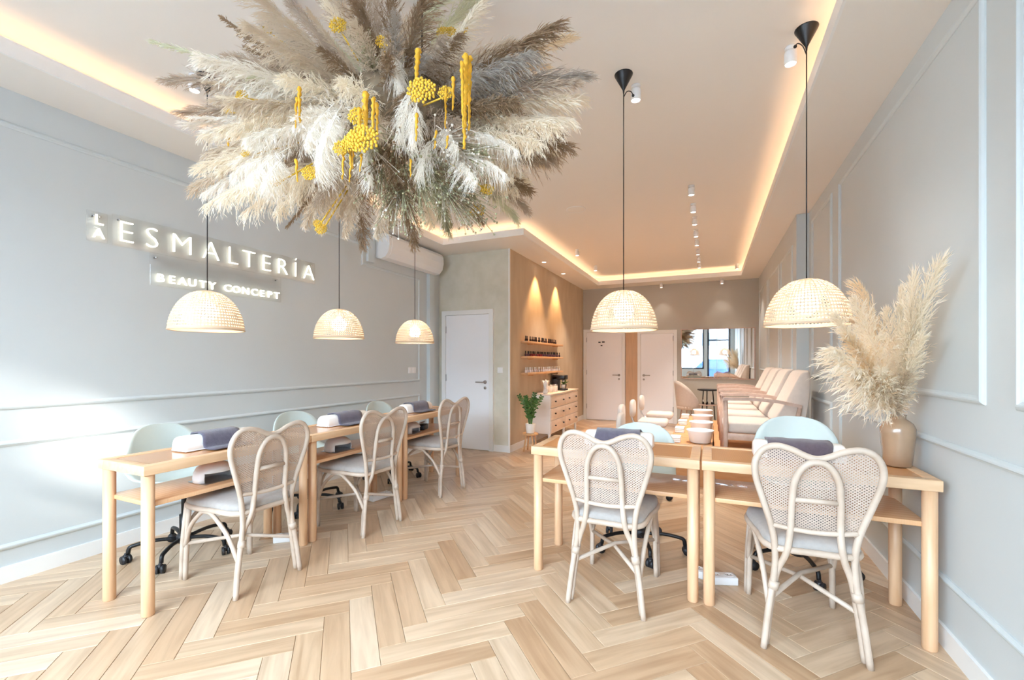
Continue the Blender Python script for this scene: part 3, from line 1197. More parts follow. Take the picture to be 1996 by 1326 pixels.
# white power sockets lying on the floor
def power_strip(loc, rz, n, label):
    t = thing('power_strip', label, 'power strip', loc, rz, 'white floor sockets')
    w = .075
    MB().rbox(-w * n / 2, w * n / 2, -.04, .04, 0, .045, .006).build('housing', 'white_plastic', t)
    for i in range(n):
        cx = -w * n / 2 + w * (i + .5)
        MB().lathe([(.021, .0452), (.023, .047), (.026, .047), (.0265, .0452)], 14, (cx, 0, 0), cap0=True, cap1=False).build('socket', 'white_plastic', t)
        MB().cyl((cx - .009, 0, .0445), (cx - .009, 0, .0462), .003, n=8).cyl((cx + .009, 0, .0445), (cx + .009, 0, .0462), .003, n=8).build('socket_holes', 'black_plastic', t)


power_strip((.07, 2.87, 0), radians(20), 2, 'white double floor socket between the two facing tables')
power_strip((-.06, 2.90, 0), radians(70), 1, 'single white floor socket left of the double one')
power_strip((-2.80, 2.245, 0), radians(40), 2, 'white floor socket between street side and middle sign wall tables')
power_strip((-2.845, 3.30, 0), radians(80), 3, 'long white floor socket between middle and door side tables')


# ================================================================== PENDANTS
def pendant(name, label):
    """origin on the ceiling"""
    t = thing(name, label, 'lamp', group='woven dome pendant lamps')
    zr = -1.597
    Rr, Hh = .198, .256
    n = 72

    def prof(v):       # v 0 top .. 1 rim
        a = v * pi / 2 * .97
        return Rr * (sin(a) ** .92) * .992 + .004, zr + Hh * cos(a) ** 1.05 + 0
    # woven bands
    mb = MB()
    NB = 19
    for i in range(NB):
        v0 = .06 + .94 * i / NB
        v1 = v0 + .94 / NB * (.52 if i not in (NB - 1,) else .9)
        if i < 3:
            v1 = v0 + .94 / NB * .95
        ph = i % 2
        vs = []
        for v in (v0, v1):
            r, z = prof(min(v, 1))
            for k in range(n):
                rr = r + .0026 * (1 if (k + ph) % 2 else -1)
                vs.append((rr * cos(2 * pi * k / n), rr * sin(2 * pi * k / n), z))
        mb.add(vs, [(k, (k + 1) % n, n + (k + 1) % n, n + k) for k in range(n)], True)
    for k in range(n):
        pts = []
        a = 2 * pi * (k + .0) / n
        ca, sa = cos(a), sin(a)
        if k % 2 and False:
            continue
        vs = []
        m = 9
        w = .0034
        v_start = .10 if k % 4 == 0 else .3 if k % 2 == 0 else .48
        for i in range(m + 1):
            v = v_start + (1 - v_start) * i / m
            r, z = prof(v)
            for s in (-1, 1):
                vs.append((r * ca - s * w * sa, r * sa + s * w * ca, z))
        mb.add(vs, [(2 * i, 2 * i + 1, 2 * i + 3, 2 * i + 2) for i in range(m)], True)
    sh = mb.build('shade', 'wicker', t, fix=False)
    r1, z1 = prof(1.0)
    MB().tube([(r1 * cos(2 * pi * k / 48), r1 * sin(2 * pi * k / 48), z1) for k in range(48)], .0055, 6, closed=True).build('rim', 'wicker', sh)
    MB().lathe([(.001, .0), (.026, -.004), (.03, -.012)], 16, (0, 0, zr + Hh + .004)).build('top_plate', 'wicker', sh)
    MB().lathe([(.056, 0), (.055, -.005), (.006, -.098), (.0035, -.12)], 28).build('canopy', 'black_metal', t)
    MB().tube([(0, 0, -.115), (0, 0, zr + Hh - .01)], .0032, 8).build('cord', 'black_plastic', t)
    MB().lathe([(.012, .0), (.022, -.008), (.022, -.055), (.018, -.06)], 16, (0, 0, zr + Hh - .005)).build('socket', 'white_plastic', t)
    MB().lathe([(.014, -.058), (.02, -.07), (.052, -.10), (.060, -.13), (.052, -.165), (.03, -.185), (.001, -.19)], 20, (0, 0, zr + Hh)).build('bulb', 'bulb', t)
    return t


def hook(p, d):
    o = MB().tube(smooth_path([(0, 0, -.14), (d[0] * .35, d[1] * .35, -.10), (d[0] * .8, d[1] * .8, -.095), (d[0], d[1], -.12)], 5), .003, 6)
    o.ball((d[0], d[1], -.115), .009, 8, 6)
    o.build('cable_hook', 'black_plastic', p)


pd = pendant('pendant_lamp', 'woven dome pendant over the table without a vase')
pd.location = (-.487, 2.785, ZC)
p2 = dup(pd, (.474, 2.80, ZC), 1.0, 'woven dome pendant over the table with the vase')
p3 = dup(pd, (-2.87, 1.742, ZC), 2.0, 'woven dome pendant in front of the lettering, nearest the street')
p4 = dup(pd, (-2.86, 2.81, ZC), 3.0, 'middle woven dome pendant of three along the sign wall')
p5 = dup(pd, (-2.86, 3.86, ZC), 4.0, 'woven dome pendant below the air conditioner')
hook(pd, (.05, .05))
for p in (p2, p3):
    hook(p, (-.08, .02) if p is p2 else (-.05, -.03))


# ================================================================== SPOTLIGHTS
def spot(name, label):
    t = thing(name, label, 'spotlight', group='white ceiling spotlights')
    MB().lathe([(.030, 0), (.030, -.010), (.012, -.014), (.010, -.03)], 18).build('mount', 'white_plastic', t)
    MB().lathe([(.010, -.022), (.030, -.025), (.032, -.032), (.032, -.096), (.029, -.098), (.027, -.092)], 20, cap1=False).build('body', 'white_plastic', t)
    MB().lathe([(.001, -.090), (.027, -.090)], 20, cap0=False, cap1=False).build('lens', 'lens', t)
    return t


def spot_lamp(parent_loc, energy, size=75, tilt=(0, 0), col=(1, .91, .82)):
    d = bpy.data.lights.new('spot_beam', 'SPOT')
    d.energy = energy
    d.color = col
    d.spot_size = radians(size)
    d.spot_blend = .6
    d.shadow_soft_size = .03
    o = bpy.data.objects.new('spot_beam', d)
    o.location = (parent_loc[0], parent_loc[1], parent_loc[2] - .105)
    o.rotation_euler = (tilt[0], tilt[1], 0)
    COL.objects.link(o)


sp0 = None
ORD = ('first', 'second', 'third', 'fourth', 'fifth', 'sixth', 'seventh', 'eighth')
spots = [((-.435, 2.93, ZC), 'white ceiling spotlight beside the canopy of the pendant over the vaseless table', 6),
         ((.42, 2.93, ZC), 'white ceiling spotlight beside the canopy of the pendant over the vase table', 6),
         ((-2.93, 1.70, ZC), 'white ceiling spotlight beside the pendant nearest the street', 4)]
for i, y in enumerate((4.83, 5.40, 5.90, 6.48, 6.98, 7.59, 8.15, 8.67)):
    spots.append(((-.168, y, ZC), '%s white spotlight from the entrance in the ceiling centre row' % ORD[i], SPOT_W))
spots += [((-1.93, 6.86, ZC), 'lone white spotlight facing the shelves, nearer the entrance', SPOT_W), ((-1.94, 8.15, ZC), 'lone white spotlight facing the shelves, nearer the far doors', SPOT_W),
          ((.46, 9.05, ZC), 'white spotlight in the far cove corner above the mirror', SPOT_W * .5),
          ((-.90, 9.50, ZS), 'white spotlight under the far soffit above the doors', SPOT_W * .08), ((.22, 9.50, ZS), 'white spotlight under the far soffit above the mirror', SPOT_W * .08)]
for loc, lab, e in spots:
    if sp0 is None:
        sp0 = spot('ceiling_spotlight', lab)
        sp0.location = loc
    else:
        dup(sp0, loc, 0, lab)
    spot_lamp(loc, e)
for i, (x, y) in enumerate(((-2.44, 6.72), (-2.44, 7.75))):
    t = thing('recessed_downlight', 'small recessed downlight over the polish shelves, %s' % ('nearer the entrance', 'nearer the far wall')[i], 'downlight', (x, y, ZS), 0, 'recessed downlights')
    MB().lathe([(.045, 0), (.045, -.004), (.034, -.006), (.032, 0)], 20, cap0=False, cap1=False).build('trim_ring', 'white_plastic', t)
    MB().lathe([(.001, -.002), (.033, -.002)], 20, cap0=False, cap1=False).build('lens', 'lens', t)
    spot_lamp((x, y, ZS + .09), 110, 74, (0, -.05), (1, .56, .24))
t = thing('ceiling_speaker', 'round flush loudspeaker grille in the ceiling', 'speaker', (-1.43, 5.03, ZC))
MB().lathe([(.001, -.006), (.095, -.006), (.105, -.003), (.108, 0)], 32, cap0=False).build('grille', 'paint_ceiling', t)
MB().lathe([(.104, 0), (.104, -.007), (.112, -.006), (.113, 0)], 32, cap0=False, cap1=False).build('trim_ring', 'paint_white', t)

# ================================================================== MIRROR
def mirror():
    x0, x1, z0, z1 = -.529, .80, .950, 1.945
    t = thing('wall_mirror', 'wide mirror of upright panels on the far wall', 'mirror', ((x0 + x1) / 2, YB, z0))
    w = (x1 - x0)
    h = z1 - z0
    MB().box(-w / 2, w / 2, -.010, 0, 0, h).build('backing', 'oak_pale', t)
    n = 6
    for i in range(n):
        a = -w / 2 + .008 + (w - .016) * i / n
        MB().box(a + .002, a + (w - .016) / n - .002, -.015, -.010, .008, h - .008).build('mirror_panel', 'mirror', t)
    MB().box(-w / 2, w / 2, -.018, 0, -.012, .006).box(-w / 2, w / 2, -.018, 0, h - .006, h + .008).box(-w / 2 - .008, -w / 2 + .006, -.018, 0, -.012, h + .008).box(w / 2 - .006, w / 2 + .008, -.018, 0, -.012, h + .008).build('frame', 'oak_pale', t)


mirror()


# ================================================================== SHELVES AND POLISH
def bottle(name, label, group, mat, capmat):
    t = thing(name, label, 'bottle', group=group)
    MB().lathe([(.014, 0), (.0155, .004), (.0155, .034), (.007, .042), (.007, .046)], 10).build('bottle', mat, t)
    MB().lathe([(.0085, .045), (.0085, .078), (.0065, .082)], 10).build('cap', capmat, t)
    return t


for si, (z, nm) in enumerate(((1.605, 'top'), (1.375, 'middle'), (1.125, 'bottom'))):
    t = thing('wall_shelf', '%s of three wooden polish shelves on the plaster partition' % nm, 'shelf', (XBOX, 6.98, z - .035), 0, 'wooden polish shelves')
    MB().rbox(0, .115, -.875, .875, 0, .032, .003).build('board', 'shelf_wood', t)
    for y in (-.6, .6):
        MB().box(0, .10, y - .008, y + .008, -.018, 0).build('bracket', 'shelf_wood', t)
    if si == 0:
        kinds = [('small dark capped polish bottle in the row on the top shelf', 'polish_dark', 'black_plastic')] * 2
    elif si == 1:
        kinds = [('small plum polish bottle in the row on the middle shelf', 'polish_purple', 'black_plastic'), ('small wine red polish bottle in the row on the middle shelf', 'polish_red', 'black_plastic')]
    else:
        kinds = [('small pale polish bottle with white cap in the row on the bottom shelf', 'polish_white', 'white_plastic')] * 2
    protos = [None, None]
    nB = 25
    for i in range(nB):
        if si == 0 and i in (2, 22, 23, 24):
            continue
        y = 6.98 - .80 + 1.60 * i / (nB - 1)
        k = 0 if kinds[0] == kinds[1] else (1 if 2 < i < 11 else 0)
        loc = (XBOX + .055 + R.uniform(-.012, .012), y, z - .003)
        grp = 'polish bottles on the %s shelf' % nm
        if protos[k] is None:
            protos[k] = bottle('polish_bottle', kinds[k][0], grp, kinds[k][1], kinds[k][2])
            protos[k].location = loc
        else:
            dup(protos[k], loc, R.uniform(0, 6), kinds[k][0], grp)


# ================================================================== DRESSER AND WHAT STANDS ON IT
def dresser():
    x0, x1, y0, y1, z0, z1 = 0, .315, -.785, .785, .15, .78
    t = thing('dresser', 'white six drawer dresser on turned legs under the polish shelves', 'dresser', (XBOX + .006, 7.335, 0))
    MB().box(x0, x1 - .012, y0 + .012, y1 - .012, z0, z1 - .022).build('carcass', 'paint_white', t)
    MB().rbox(x0, x1 + .012, y0, y1, z1 - .022, z1, .004).build('top', 'drawer_pine', t)
    H = (z1 - .022 - z0 - .03) / 3
    for c in range(2):
        for r_ in range(3):
            a = y0 + .03 + c * (y1 - y0 - .05) / 2
            b = a + (y1 - y0 - .05) / 2 - .012
            q = z0 + .02 + r_ * H
            d = MB().rbox(x1 - .02, x1 + .004, a, b, q, q + H - .012, .003).build('drawer', 'drawer_pine', t)
            for f in (.22, .78):
                y = a + (b - a) * f
                MB().cyl((x1, y, q + H * .5), (x1 + .015, y, q + H * .5), .006, n=8).ball((x1 + .022, y, q + H * .5), .014, 8, 6).build('knob', 'black_plastic', d)
    for y in (y0 + .05, 0, y1 - .05):
        for x in (x0 + .035, x1 - .04):
            MB().lathe([(.012, 0), (.020, .03), (.024, .10), (.018, .115), (.026, .13), (.026, .15)], 12, (x, y, 0)).build('leg', 'paint_white', t)


dresser()
DZ = .78
t = thing('canister', 'tall narrow white canister at the near end of the dresser', 'canister', (-2.46, 6.86, DZ))
MB().lathe([(.038, 0), (.04, .005), (.04, .17), (.036, .175)], 18).build('body', 'ceramic_white', t)
MB().lathe([(.041, .17), (.041, .195), (.01, .2), (.01, .212)], 18).build('lid', 'ceramic_white', t)
t = thing('storage_jar', 'squat white jar with grey lid beside the tall canister', 'jar', (-2.42, 6.98, DZ), 0, 'squat jars on the dresser')
MB().lathe([(.05, 0), (.052, .006), (.052, .10), (.046, .108)], 18).build('body', 'ceramic_white', t)
MB().lathe([(.05, .104), (.05, .122), (.01, .126)], 18).build('lid', 'steel', t)
dup(t, (-2.40, 7.13, DZ), 0, 'squat white jar with grey lid, nearer the coffee machine')
t = thing('coffee_machine', 'black coffee machine on the dresser under the shelves', 'coffee machine', (-2.43, 7.52, DZ), pi / 2)
MB().rbox(-.10, .10, -.12, .12, 0, .03, .006).build('base', 'black_plastic', t)
MB().rbox(-.10, .10, .02, .12, .03, .25, .012).build('water_tank', 'black_plastic', t)
MB().rbox(-.10, .10, -.12, .12, .19, .27, .012).build('brew_head', 'black_metal', t)
MB().cyl((0, -.06, .15), (0, -.06, .19), .022).build('spout', 'steel', t)
MB().lathe([(.028, .031), (.034, .035), (.036, .10)], 16, (0, -.06, 0), cap1=False).build('cup', 'ceramic_white', t)
t = thing('small_dark_plant', 'little dark leafy plant in black pot behind coffee machine', 'plant', (-2.46, 7.84, DZ))
MB().lathe([(.04, 0), (.055, .09), (.05, .09), (.045, .075)], 14).build('pot', 'black_plastic', t)
mb = MB()
for i in range(26):
    a, e, L = R.uniform(0, 6.28), R.uniform(.2, 1.3), R.uniform(.10, .2)
    d = Vector((cos(a) * cos(e), sin(a) * cos(e), sin(e)))
    p = Vector((0, 0, .08))
    sd = d.cross(Vector((0, 0, 1))).normalized() * .012
    mb.add([p, p + d * L * .6 + sd, p + d * L, p + d * L * .6 - sd], [(0, 1, 2, 3)])
mb.build('leaves', 'leaf_green', t, fix=False)
t = thing('white_flower', 'white lily shaped bloom in a small white vase on the dresser end', 'flower', (-2.38, 6.62, DZ))
MB().lathe([(.03, 0), (.042, .02), (.04, .05), (.018, .08), (.022, .09)], 14).build('vase', 'ceramic_white', t)
for k in range(5):
    a = 2 * pi * k / 5
    mb = MB()
    d = Vector((cos(a), sin(a), 0))
    s = Vector((-sin(a), cos(a), 0))
    P = [Vector((0, 0, .09)), d * .03 + Vector((0, 0, .14)), d * .05 + Vector((0, 0, .19)), d * .075 + Vector((0, 0, .215))]
    ws = [.004, .028, .024, .002]
    vs = []
    for p, w in zip(P, ws):
        vs += [p - s * w, p + d * .006, p + s * w]
    mb.add(vs, [(3 * i + j, 3 * i + j + 1, 3 * i + j + 4, 3 * i + j + 3) for i in range(3) for j in range(2)], True)
    mb.build('petal', 'vinyl_white', t, fix=False)

# plant on a little stool
t = thing('wooden_stool', 'little round wooden stool under the green potted plant', 'stool', (-2.36, 5.92, 0))
MB().lathe([(.10, .235), (.115, .24), (.115, .258), (.11, .262)], 24).build('seat', 'shelf_wood', t)
for k in range(4):
    a = pi / 4 + k * pi / 2
    MB().tube([(.105 * cos(a), .105 * sin(a), 0), (.065 * cos(a), .065 * sin(a), .236)], [.010, .014], 10).build('leg', 'shelf_wood', t)
t = thing('potted_plant', 'glossy green plant in a white pot on the little stool', 'plant', (-2.36, 5.92, .262))
MB().lathe([(.055, 0), (.06, .006), (.072, .135), (.066, .137), (.062, .115), (.001, .112)], 22, cap1=False).build('pot', 'ceramic_white', t)
MB().lathe([(.001, .116), (.063, .114)], 16, cap0=False, cap1=False).build('soil', 'moss', t)
for k in range(11):
    a = 2 * pi * k / 11 + R.uniform(-.2, .2)
    lean = R.uniform(.05, .16)
    H = R.uniform(.32, .48)
    if k in (0, 5):
        lean, H = .185, .42
    d = Vector((cos(a), sin(a), 0))
    pts = smooth_path([d * .02 + Vector((0, 0, .11)), d * lean * .3 + Vector((0, 0, .11 + H * .45)), d * lean * .75 + Vector((0, 0, .11 + H * .8)), d * lean + Vector((0, 0, .11 + H))], 5)
    mb = MB()
    mb.tube(pts, [.006 * (1 - .6 * i / len(pts)) for i in range(len(pts))], 5)
    for i in range(3, len(pts)):
        tng = (pts[min(i + 1, len(pts) - 1)] - pts[i - 1]).normalized()
        sd = tng.cross(d.cross(Vector((0, 0, 1)))).normalized() if i % 2 else d.cross(Vector((0, 0, 1))).normalized()
        for s in (-1, 1):
            dd = (tng * .55 + sd * s).normalized()
            L = .062 * (1 - .3 * i / len(pts))
            w = tng.cross(dd).cross(dd).normalized() * .016
            p = pts[i]
            mb.add([p, p + dd * L * .45 + w, p + dd * L, p + dd * L * .45 - w], [(0, 1, 2, 3)])
    mb.build('frond', 'leaf_green', t, fix=False)


# ================================================================== PEDICURE AREA
plat = MB().rbox(.05, .862, 4.82, 8.35, 0, .28, .006).build('platform', 'bench_wood')
tag(plat, 'low wooden platform carrying the row of armchairs', 'platform')


def armchair(name, label):
    """front +y, stands on z=0"""
    t = thing(name, label, 'armchair', group='cream cushioned wooden armchairs')
    for s in (-1, 1):
        x = s * .315
        MB().tube([(x, .335, 0), (x, .33, .30), (x, .335, .64)], [.017, .024, .021], 8).build('leg', 'oak_pale', t)
        MB().tube([(x, -.33, 0), (x, -.25, .30), (x, -.30, .60)], [.017, .024, .018], 8).build('leg', 'oak_pale', t)
        ap = [(y, z) for y, z in ((.36, .635), (.35, .655), (.1, .662), (-.12, .645), (-.31, .605))]
        MB().prism(ap + [(y, z - .03) for y, z in ap[::-1]], x - .026, x + .026, 'x').build('armrest', 'oak_pale', t)
        MB().rbox(x - .016, x + .016, -.26, .33, .235, .30, .006).build('side_rail', 'oak_pale', t)
    MB().rbox(-.30, .30, .315, .345, .225, .30, .006).build('front_rail', 'oak_pale', t)
    MB().rbox(-.30, .30, -.27, -.24, .225, .30, .006).build('rear_rail', 'oak_pale', t)
    MB().rbox(-.285, .285, -.16, .35, .295, .41, .04, 4).build('seat_cushion', 'cushion_cream', t)
    pr = smooth_path([(0, -.09, .42), (0, -.17, .60), (0, -.275, .83), (0, -.315, .905), (0, -.355, .925), (0, -.385, .905), (0, -.385, .70), (0, -.345, .45), (0, -.25, .40)], 4, True)
    rings = []
    cy, cz = -.27, .66
    for x, f in ((-.29, .86), (-.285, .94), (-.265, 1), (.265, 1), (.285, .94), (.29, .86)):
        rings.append([(x, cy + (p.y - cy) * f, cz + (p.z - cz) * (.5 + f / 2)) for p in pr])
    n = len(pr)
    mb = MB()
    vs = [p for q in rings for p in q]
    mb.add(vs, [(i * n + k, i * n + (k + 1) % n, (i + 1) * n + (k + 1) % n, (i + 1) * n + k) for i in range(5) for k in range(n)] + [tuple(range(n - 1, -1, -1)), tuple(range(5 * n, 6 * n))], True)
    mb.build('backrest', 'cushion_cream', t)
    return t


ac = armchair('armchair', 'cream armchair on the platform, first from the entrance')
ac.location = (.48, 5.22, .2805)
ac.rotation_euler = (0, 0, pi / 2)
for y, o in ((5.98, 'second'), (6.74, 'third'), (7.50, 'fourth')):
    dup(ac, (.465, y, .2805), pi / 2, 'cream armchair on the platform, %s from the entrance' % o)


def foot_unit(y, o):
    t = thing('footbath_bench', 'wooden footbath bench unit, %s from the entrance' % o, 'bench', (-.19, y, 0), 0, 'footbath benches')
    MB().rbox(-.23, .22, -.355, .355, .37, .40, .004).build('bench_top', 'bench_wood', t)
    MB().box(-.215, .205, -.345, -.325, 0, .37).box(-.215, .205, .325, .345, 0, .37).box(.185, .205, -.345, .345, 0, .37).box(-.215, -.195, -.345, .345, 0, .37).build('bench_body', 'bench_wood', t)
    MB().box(-.222, -.215, -.33, -.005, .03, .35).build('front_panel', 'bench_wood', t)
    MB().box(-.222, -.215, .005, .33, .03, .35).build('front_panel', 'bench_wood', t)
    b = thing('foot_bowl', 'white foot bowl on the wooden bench, %s from the entrance' % o, 'bowl', (-.095, y + .02, .40), 0, 'white foot bowls')
    MB().lathe([(.085, 0), (.11, .012), (.128, .12), (.142, .135), (.142, .142), (.128, .14), (.118, .12), (.10, .03), (.001, .022)], 26, cap1=False).build('bowl', 'vinyl_white', b)
    MB().lathe([(.001, .09), (.114, .09)], 20, cap0=False, cap1=False).build('water', 'acrylic', b)
    f = thing('folded_towel', 'folded white towel on the wooden bench, %s from the entrance' % o, 'towel', (-.345, y - .02, .40), 0, 'folded white towels')
    for i in range(3):
        MB().rbox(-.055, .055, -.085, .085, .001 + i * .022, .022 + i * .022, .008, 2).build('towel_layer', 'vinyl_white', f)


for y, o in ((5.27, 'first'), (6.0, 'second'), (6.73, 'third'), (7.46, 'fourth')):
    foot_unit(y, o)


def pedi_stool(name, label):
    t = thing(name, label, 'stool', group='white wheeled stools')
    MB().rbox(-.18, .18, -.17, .19, .46, .545, .035, 4).build('seat', 'cushion_cream', t)
    pts = []
    prof = []
    for k in range(24):
        a = 2 * pi * k / 24
        prof.append((.135 * math.copysign(abs(cos(a)) ** .7, cos(a)), .675 + .115 * math.copysign(abs(sin(a)) ** .7, sin(a))))
    mb = MB()
    n = len(prof)
    vs = []
    for y, sc_ in ((-.275, .85), (-.268, .96), (-.25, 1), (-.235, .97), (-.225, .86)):
        vs += [(p[0] * sc_, y, .675 + (p[1] - .675) * sc_) for p in prof]
    fs = [(i * n + k, i * n + (k + 1) % n, (i + 1) * n + (k + 1) % n, (i + 1) * n + k) for i in range(4) for k in range(n)]
    fs += [tuple(range(n - 1, -1, -1)), tuple(range(4 * n, 5 * n))]
    mb.add(vs, fs, True)
    mb.build('backrest', 'cushion_cream', t)
    MB().tube(smooth_path([(0, -.10, .45), (0, -.22, .47), (0, -.265, .56), (0, -.262, .64)], 4), .012, 8).build('back_support', 'steel', t)
    MB().tube([(0, 0, .09), (0, 0, .28)], .022, 12).tube([(0, 0, .28), (0, 0, .46)], .014, 12).build('gas_column', 'black_metal', t)
    for k in range(5):
        a = 2 * pi * k / 5
        MB().tube([(.02 * cos(a), .02 * sin(a), .10), (.22 * cos(a), .22 * sin(a), .065)], .012, 8).build('base_arm', 'black_metal', t)
        mb = MB()
        mb.cyl((.22 * cos(a) - .02 * sin(a), .22 * sin(a) + .02 * cos(a), .026), (.22 * cos(a) + .02 * sin(a), .22 * sin(a) - .02 * cos(a), .026), .026, n=12)
        mb.build('caster', 'black_plastic', t)
    return t


ps = pedi_stool('wheeled_stool', 'white wheeled stool with round back, first from the entrance')
ps.location = (-.55, 4.42, 0)
ps.rotation_euler = (0, 0, -pi / 2)
for (x, y), o in (((-.70, 5.30), 'second'), ((-.68, 6.0), 'third'), ((-.68, 6.85), 'fourth')):
    dup(ps, (x, y, 0), -pi / 2, 'white wheeled stool with round back, %s from the entrance' % o)

t = thing('side_table', 'small black round side table by the mirror', 'table', (-.03, 8.75, 0))
MB().lathe([(.16, .765), (.175, .77), (.175, .785), (.17, .79)], 28).build('top', 'black_metal', t)
MB().lathe([(.15, .50), (.16, .505), (.16, .515)], 28).build('lower_tray', 'oak_pale', t)
for k in range(3):
    a = 2 * pi * k / 3 + .4
    MB().tube([(.15 * cos(a), .15 * sin(a), 0), (.09 * cos(a), .09 * sin(a), .766)], .009, 8).build('leg', 'black_metal', t)
for k in range(4):
    b = bottle('lotion_bottle', 'small dark bottle on the lower tray of the black side table', 'bottles on the black side table tray', 'polish_dark', 'white_plastic')
    b.location = (-.03 + .075 * cos(k * 1.4 + .3), 8.75 + .075 * sin(k * 1.4 + .3), .515)
t = thing('tub_chair', 'cream tub chair below the mirror', 'chair', (-.36, 9.10, 0), radians(-60))
vs = []
rows = []
N = 17
for h in range(7):
    v = h / 6
    for k in range(N):
        a = -pi * .62 + 2 * pi * .62 * k / (N - 1)
        top = .46 + .46 * (cos(a / (pi * .62) * pi / 2) ** .8 if abs(a) < pi * .62 else 0)
        z = .40 + (top - .40) * v
        r = .22 + .05 * v
        vs.append((r * sin(a), -r * cos(a), z))
mb = MB()
mb.add(vs, [(h * N + k, h * N + k + 1, (h + 1) * N + k + 1, (h + 1) * N + k) for h in range(6) for k in range(N - 1)], True)
o = mb.build('shell', 'cushion_cream', t)
sd = o.modifiers.new('thick', 'SOLIDIFY')
sd.thickness = .03
MB().lathe([(.19, .38), (.22, .39), (.225, .44), (.20, .465)], 24).build('seat', 'cushion_cream', t)
for k in range(4):
    a = pi / 4 + k * pi / 2
    MB().tube([(.21 * cos(a), .21 * sin(a), 0), (.13 * cos(a), .13 * sin(a), .385)], [.009, .014], 8).build('leg', 'oak_pale', t)


# ================================================================== DRIED GRASSES
def plume_mesh(kind, seed):
    """unit plume along +Z from (0,0,0) to about z=1; hair width about .2"""
    r = random.Random(seed)
    P = {  # branchlets, hairs each, reach, angle, start, droop, hair length
        'pampas': (80, 15, .24, .42, .22, .34, .085),
        'fluffy': (110, 16, .25, .80, .18, .45, .085),
        'comb': (95, 17, .30, .50, .20, .75, .11),
        'reed': (70, 9, .12, .26, .22, .12, .050),
        'droop': (80, 16, .40, .45, .20, 1.1, .11),
    }[kind]
    nb, nh, reach, ang, st, droop, hl = P
    bend = Vector((r.uniform(-.06, .06), -r.uniform(.05, .20) * (.3 if kind == 'reed' else 1), 0))
    down = Vector((0, -1, 0))

    def axis(t):
        return Vector((0, 0, t)) + bend * t * t
    vs, fs = [], []

    def ribbon(p0, p1, p2, w):
        s = (p2 - p0).cross(Vector((r.uniform(-1, 1), r.uniform(-1, 1), r.uniform(-1, 1))))
        s = s.normalized() * w if s.length > 1e-7 else Vector((w, 0, 0))
        o = len(vs)
        vs.extend((p0 - s * .6, p0 + s * .6, p1 - s, p1 + s, p2))
        fs.append((o, o + 1, o + 3, o + 2))
        fs.append((o + 2, o + 3, o + 4))
    mb = MB()
    mb.tube([axis(t / 6) for t in range(6)], [.010 - .0012 * i for i in range(6)], 5)
    for i in range(nb):
        t = st + (.97 - st) * (i + r.random()) / nb
        u = (t - st) / (1 - st)
        env = (sin(pi * min(1, u * .80 + .14)) ** .7) * (1 - .30 * u)
        L = reach * env * r.uniform(.6, 1.15)
        a = i * 2.4 + r.uniform(-.5, .5)
        th = ang * r.uniform(.55, 1.3) * (1.1 - .55 * u)
        out = Vector((cos(a), sin(a), 0))
        d = out * sin(th) + Vector((0, 0, cos(th)))
        p0 = axis(t)

        def curve(v):
            return p0 + d * (L * v) + (down * .8 + out * .15 - Vector((0, 0, .15))) * (droop * L * v * v)
        ribbon(p0, curve(.5), curve(1.0), .0022)
        for j in range(nh):
            v = .12 + .88 * (j + r.random()) / nh
            q = curve(v)
            tg = (curve(min(v + .05, 1.05)) - curve(v - .05)).normalized()
            rv = Vector((r.gauss(0, 1), r.gauss(0, 1), r.gauss(0, 1))) * .26
            h = hl * r.uniform(.55, 1.2) * (1 - .35 * u)
            dd = (tg + rv).normalized()
            q1 = q + dd * h * .55
            q2 = q1 + (dd + down * droop * .6).normalized() * h * .5
            ribbon(q, q1, q2, .0026)
    mb.add(vs, fs, False)
    return mb.mesh('plume_' + kind)


PM = {k: [plume_mesh(k, 11 * i + len(k)) for i in range(3)] for k in ('pampas', 'fluffy', 'reed', 'droop', 'comb')}
for k in PM:
    for me in PM[k]:
        me.materials.append(M['plume_cream'])


def plume(parent, inv, base, tip, kind, colour, wide=1.0, name='pampas_plume'):
    me = R.choice(PM[kind])
    o = bpy.data.objects.new(name, me)
    COL.objects.link(o)
    o.parent = parent
    d = tip - base
    L = d.length
    q = d.to_track_quat('Z', 'Y')
    o.rotation_mode = 'QUATERNION'
    o.rotation_quaternion = q @ Euler((0, 0, R.uniform(-.45, .45))).to_quaternion()
    o.location = base - inv
    o.scale = (L * wide, L * wide, L)
    o.material_slots[0].link = 'OBJECT'
    o.material_slots[0].material = M['plume_' + colour]
    return o


